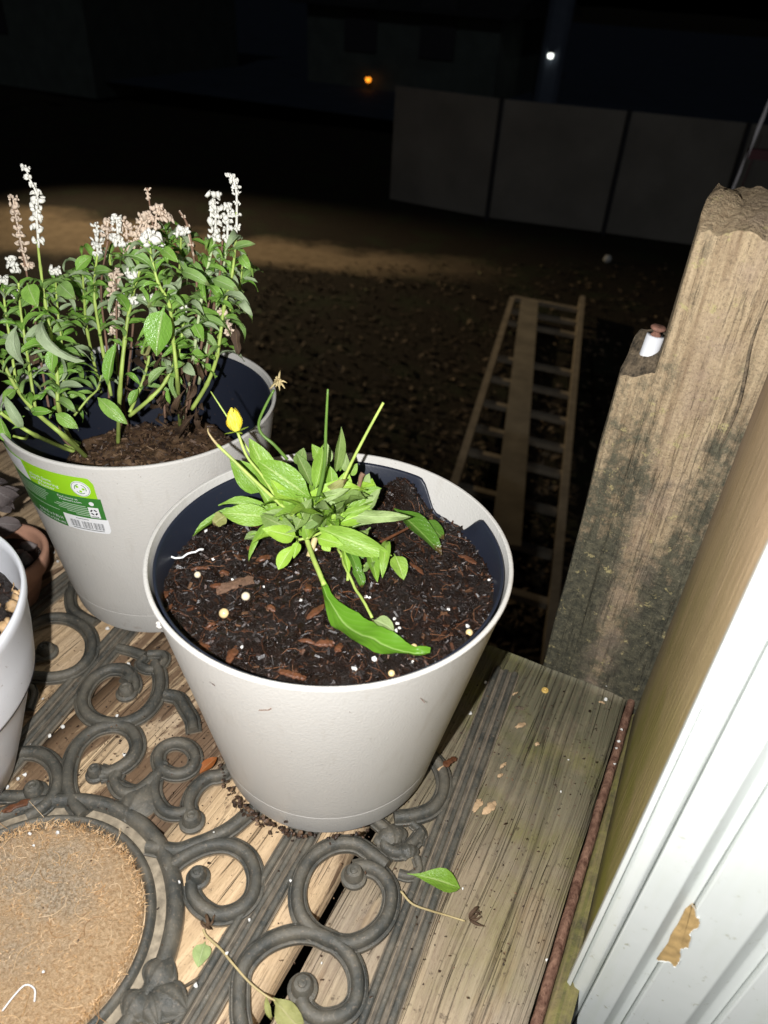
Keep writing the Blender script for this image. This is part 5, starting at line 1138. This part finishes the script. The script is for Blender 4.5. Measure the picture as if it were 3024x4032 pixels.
o = patch('recycling_box', -72.6, -68.2, .1722, .1840, M['lab_white'], .0009, None, 6, 2); attach2(o, sticker)
for a in (20, 110, 200, 290): disc(-70.4, .1788, .0033, M['lab_ink'], 'recycling_arrow', .0012, .0019, a, a+62, 8)
mb = MB(); strip(-72, -68.8, .1733, .0008); o = mb.build('fine_print', M['lab_ink'], None); attach2(o, sticker)
for ch in list(sticker.children): ch.matrix_parent_inverse = Matrix.Translation(-(Vector(onpot(-90, .185, 0))))

# ------------------------------------------------------------------ white pot at the left edge
WC = (-.470, .1596); wp_ = empty('white_pot', (WC[0], WC[1], ZB+.011), 'glossy white plastic pot of soil cut off at the photo edge', 'pot')
mb = MB(); z0 = ZB+.0115
mb.lathe([(0, z0+.003), (.066, z0), (.070, z0+.003), (.082, .05), (.0965, .095), (.1035, .1155), (.1050, .1185), (.1062, .1195), (.1068, .122), (.1105, .15), (.1128, .178), (.1150, .184), (.1158, .190), (.1150, .1935), (.1138, .1942), (.1125, .1935), (.1112, .186), (.107, .15), (.100, .12)], (WC[0], WC[1], 0), 128)
mb.build('shell', M['white_pot'], wp_, True)
mb = MB(); mb.lathe([(.1051, .1180), (.1060, .1187), (.1066, .1192)], (WC[0], WC[1], 0), 128); mb.build('seam', M['lab_ink'], wp_, True)
h3 = lambda x, y: .160+.004*fbm(x, y, 35)
s3 = soil_disc('potting_soil', WC, .1085, h3, M['soil'], 40); tag(s3, 'dark soil with tan bark bits in the white pot', 'soil', kind='stuff')
mb = MB(); R = random.Random(31); scatter_chips(mb, 2500, WC, .106, h3, R, .0015, .009, .5); tag(mb.build('bark_bits', M['chips'], s3), kind='stuff')
mb = MB(); scatter_chips(mb, 260, WC, .106, h3, R, .003, .010, .5); tag(mb.build('soil_crumbs', flat_mat('tan bark crumbs', (.5, .33, .17), .6, .4, 120, .4), s3), kind='stuff')
for x, y, l in [(75, 590, .012), (45, 670, .012), (90, 540, .010), (60, 330, .011), (95, 420, .009), (30, 300, .01), (100, 500, .008), (20, 690, .011)]:
    p = G(*z3(x, y), .165); mb = MB(); R2 = random.Random(x); mb.blob((0, 0, 0), l*.5, (1, .8, .35), .25, R2); inst('bark_chip', mb.mesh('bark_chip', bpy.data.materials['tan bark crumbs'], True), Matrix.Translation((p.x, p.y, h3(p.x, p.y)+.003)), s3)

# ------------------------------------------------------------------ terracotta pot and dried leaves behind at left
tc_ = G(40, 2240, .075); TC = (tc_.x-.046, tc_.y+.016); tp_ = empty('terracotta_pot', (TC[0], TC[1], .0), 'small terracotta pot of stones half hidden behind the white pot', 'pot')
mb = MB(); mb.lathe([(0, .002), (.030, .001), (.032, .004), (.043, .042), (.046, .044), (.050, .046), (.052, .062), (.0505, .0645), (.047, .0645), (.045, .06), (.040, .03)], (TC[0], TC[1], 0), 48); mb.build('shell', M['terracotta'], tp_, True)
mb = MB(); mb.lathe([(0, .050), (.0435, .049)], (TC[0], TC[1], 0), 32); s4 = mb.build('potting_soil', M['soil'], None); tag(s4, 'dark soil under the stones in the terracotta pot', 'soil', kind='stuff')
R = random.Random(6)
for k in range(13):
    a = R.uniform(0, 6.28); r = .036*math.sqrt(R.random()); mb = MB(); mb.blob((0, 0, 0), R.uniform(.006, .012), (1, .8, .6), .2, R); tag(inst('stone', mb.mesh('stone', M['stone'], True), Matrix.Translation((TC[0]+r*math.cos(a), TC[1]+r*math.sin(a), .053))), 'grey stone lying in the small terracotta pot', 'stone', 'stones in the terracotta pot')
dry = empty('dried_plant', (TC[0]-.02, TC[1]+.05, 0), 'dried grey leaves drooping beside the labelled planter', 'plant')
LA = (TC[0], TC[1]+.02)
for b, t_, wd, k in [((-60, 2010), (78, 1925), .022, 'arch'), ((-40, 2060), (85, 2068), .016, 'arch'), ((-50, 1900), (60, 1960), .02, 'curl'), ((-60, 2100), (60, 2090), .015, 'wavy'), ((-40, 1960), (50, 2000), .02, 'wavy'), ((-80, 1850), (30, 1900), .02, 'arch')]:
    leaf(V(*b, LA, .0), V(*t_, LA, .02), wd, k, 'leaf_grey', dry, R.uniform(-.6, .6), TOCAM)
mb = MB(); mb.tube(smooth_path([Vector((TC[0]-.05, TC[1]+.06, 0)), V(-60, 2010, LA), V(-90, 1900, LA)], 5), .002, 6); mb.build('stem', M['stem_brown'], dry, True)

# ------------------------------------------------------------------ litter on the deck
def flat_leaf(b, t_, wd, key, mat, label, z=.003, zt=None, mp=None, name='fallen_leaf', roll=0):
    p, q = G(*(mp(*b) if mp else b), z), G(*(mp(*t_) if mp else t_), zt or z); o = leaf(p, q, wd, key, mat, None, roll, Vector((0, 0, 1)), 1.0, name); return tag(o, label, 'leaf')
flat_leaf((778, 820), (1008, 882), .0175, 'obov', 'leaf_mid', 'glossy green fallen leaf on the weathered plank beside the mat', .0125, .004, z5)
flat_leaf((893, 893), (862, 1005), .013, 'round', 'leaf_pale', 'small pale green torn leaf lying inside the mat', .003, .004, z4)
flat_leaf((870, 160), (945, 90), .010, 'flat', 'leaf_rust', 'rust brown leaf scrap touching the front planter', .004, .004, z4)
def dry_stem(pts, r, mat, label, mp, z=.006, head=None, name='dry_stem'):
    o = empty(name, G(*mp(*pts[0][:2]), 0), label, 'stem'); P = smooth_path([G(*mp(x, y), (z if len(q) == 0 else q[0])) for x, y, *q in pts], 6); mb = MB(); mb.tube(P, [r*(1-.3*i/len(P)) for i in range(len(P))], 6); mb.build('stalk', mat, o, True)
    if head:
        R2 = random.Random(8)
        for k in range(head[3]):
            b = G(*mp(head[0], head[1]), z); hd_ = (P[-1]-P[-4]).normalized(); sg = 1 if (b-P[0]).length > (b-P[-1]).length else -1; hd_ = hd_ if sg > 0 else (P[0]-P[3]).normalized(); d = (hd_*.8+Vector((R2.gauss(0, .55), R2.gauss(0, .55), R2.uniform(0, .4)))).normalized()*head[2]*R2.uniform(.5, 1.5); leaf(b, b+d, head[2]*R2.uniform(.18, .4), R2.choice(['wavy', 'curl', 'hook']), head[4], o, R2.uniform(-1, 1), name='withered_leaf')
    return o
dry_stem([(750, 895, .014), (800, 950, .0145), (880, 980, .013), (950, 1000, .004), (1030, 1025, .004)], .0009, M['straw'], 'dry stalk with a blackened flower head on the weathered plank', z5, .004, (1048, 1015, .009, 8, 'leaf_dead'))
s_ = dry_stem([(885, 840, .006), (900, 870, .006), (960, 925, .010), (1010, 985, .014), (1090, 1075, .012), (1160, 1130, .010), (1200, 1150, .010)], .0010, M['straw'], 'long straw coloured stalk with a wilted leaf across the mat edge', z4, .012, (910, 835, .008, 5, 'leaf_dead'))
leaf(G(*z4(1190, 1140), .010), G(*z4(1330, 1300), .006), .015, 'wavy', 'leaf_yellow', s_, .3, name='withered_leaf'); leaf(G(*z4(1160, 1130), .010), G(*z4(1185, 1235), .004), .004, 'curl', 'leaf_yellow', s_, .3, name='withered_leaf')
dry_stem([(760, 1105, .004), (810, 1085, .004), (850, 1060, .004), (885, 1040, .004)], .0012, M['endgrain'], 'blackened twig on the plank inside the mat', z4)
mb = MB(); P = smooth_path([G(*z4(x, y), .0145) for x, y in [(10, 1195), (60, 1130), (110, 1082), (150, 1100), (150, 1155)]], 5); mb.tube(P, .0006, 6); tag(mb.build('thread', M['thread'], None, True), 'white thread lying on the coir disc', 'thread')
# wood flakes on the weathered plank and at the planter foot
M['flake'] = flat_mat('pale wood flake', (.52, .36, .21), .7, .25, 150, .4)
def flake(px, py, l, w_, ang, mat, label, z=.001, group='wood flakes on the deck'):
    o = chip(px, py, l, w_, ang, mat, None, lambda x, y: z, lift=0, name='wood_flake'); p = G(px, py, z); o.location.x, o.location.y = p.x, p.y; return tag(o, label, 'flake', group)
for i, (x, y, l, w_, a) in enumerate([(315, 920, .016, .006, 70), (265, 960, .010, .003, 60), (510, 1240, .014, .007, 75), (605, 1255, .015, .007, 70), (830, 655, .010, .005, 60), (950, 790, .005, .003, 60), (705, 945, .008, .003, 70), (680, 1020, .006, .003, 60), (500, 620, .008, .002, 110), (790, 425, .007, .0015, 60), (1420, 490, .006, .002, 20)]):
    flake(*z8(x, y), l, w_, a, M['flake'] if i not in (0,) else M['bark'], 'pale wood flake on the weathered plank beside the front planter' if i else 'reddish bark flake on the mat in the shadow of the front planter', .002 if i > 1 else .012, 'wood flakes on the deck' if i else None)
chip_o = chip(*z8(820, 530), .008, .005, 20, M['endgrain'], None, lambda x, y: .001, lift=0, name='dark_bud'); p = G(*z8(820, 530), .001); chip_o.location.x, chip_o.location.y = p.x, p.y; tag(chip_o, 'small dark withered bud on the mossy plank end', 'bud')
R = random.Random(77)
def perl(px, py, r, z, label='white perlite grain scattered on the deck and mat'): return grain('perlite_grain', px, py, r, M['perlite'], None, label, 'perlite', 'perlite scattered on deck and mat', z)
for x, y, r in [(262, 1213, .0018), (295, 1358, .0019), (374, 1302, .0020), (240, 1700, .0014), (110, 1615, .0019), (147, 1588, .0018), (263, 1530, .0017), (45, 1660, .0020), (740, 1472, .0018), (480, 1433, .0014), (762, 938, .0022), (697, 1238, .0018), (640, 720, .0022), (345, 325, .0022), (316, 270, .0020), (298, 235, .0020), (190, 1410, .0016), (255, 1135, .0014), (330, 1552, .0013), (275, 1545, .0015), (180, 1790, .0014)]: perl(*z3(x, y), r, .003)
for x, y, r in [(855, 1085, .0017), (250, 420, .0019), (132, 425, .0018), (148, 478, .0014), (188, 1028, .0014), (780, 635, .0014), (932, 418, .0013), (1265, 630, .0012), (1085, 800, .0012), (990, 945, .0012)]: perl(*z4(x, y), r, .0125)
for x, y, r in [(1383, 1195, .0014), (665, 1102, .0016), (1447, 463, .0011), (700, 490, .0010), (1020, 885, .0009), (280, 640, .0016), (1645, 1, .0010), (405, 1210, .0009)]: perl(*z5(x, y), r, .0015)
for x, y, r in [(572, 350, .0020), (466, 574, .0018), (228, 925, .0016), (1540, 775, .0014), (1522, 825, .0013), (1510, 940, .0014), (1562, 690, .0014), (1120, 1138, .0010), (1175, 908, .0009)]: perl(*z8(x, y), r, .002)
flake(*z3(95, 1770), .020, .006, 60, M['bark'], 'dark red bark flake beside the white pot', .012, None)
# loose dirt and crumbs strewn over boards and mat
mb = MB(); RD = random.Random(91)
for k in range(1500):
    if RD.random() < .45: p = Vector((RD.gauss(-.36, .05), RD.gauss(.26, .07), 0))
    elif RD.random() < .5: p = Vector((RD.uniform(-.14, .02), RD.uniform(.15, .52), 0))
    else: p = Vector((RD.uniform(-.46, .0), RD.uniform(.12, .5), 0))
    mb.blob((p.x, p.y, .0008 if RD.random() < .75 else .0105), RD.uniform(.0003, .0011)*(1.6 if RD.random() < .06 else 1), (1, RD.uniform(.5, 1), .5), .35, RD)
tag(mb.build('loose_dirt', M['dry_soil'], None), 'fine brown dirt strewn over the boards and doormat', 'dirt', kind='stuff')
# soil crumbs smeared at the foot of the front planter
mb = MB()
for k in range(150):
    a = math.radians(R.gauss(-98, 14) if R.random() < .65 else R.uniform(-140, -40)); r = .0885+R.uniform(.0, .008); z = .0135+abs(R.gauss(0, .006)) if R.random() < .5 else .012
    rr = .0885+.004+z*.17 if z > .0125 else r+.003; mb.blob((PC[0]+rr*math.cos(a), PC[1]+rr*math.sin(a), z), R.uniform(.0008, .0026), (1, .8, .5), .3, R)
tag(mb.build('soil_crumbs', M['dry_soil'], None), 'brown soil crumbs clinging to the foot of the front planter', 'crumbs', kind='stuff')
print('objects', len(S.objects))
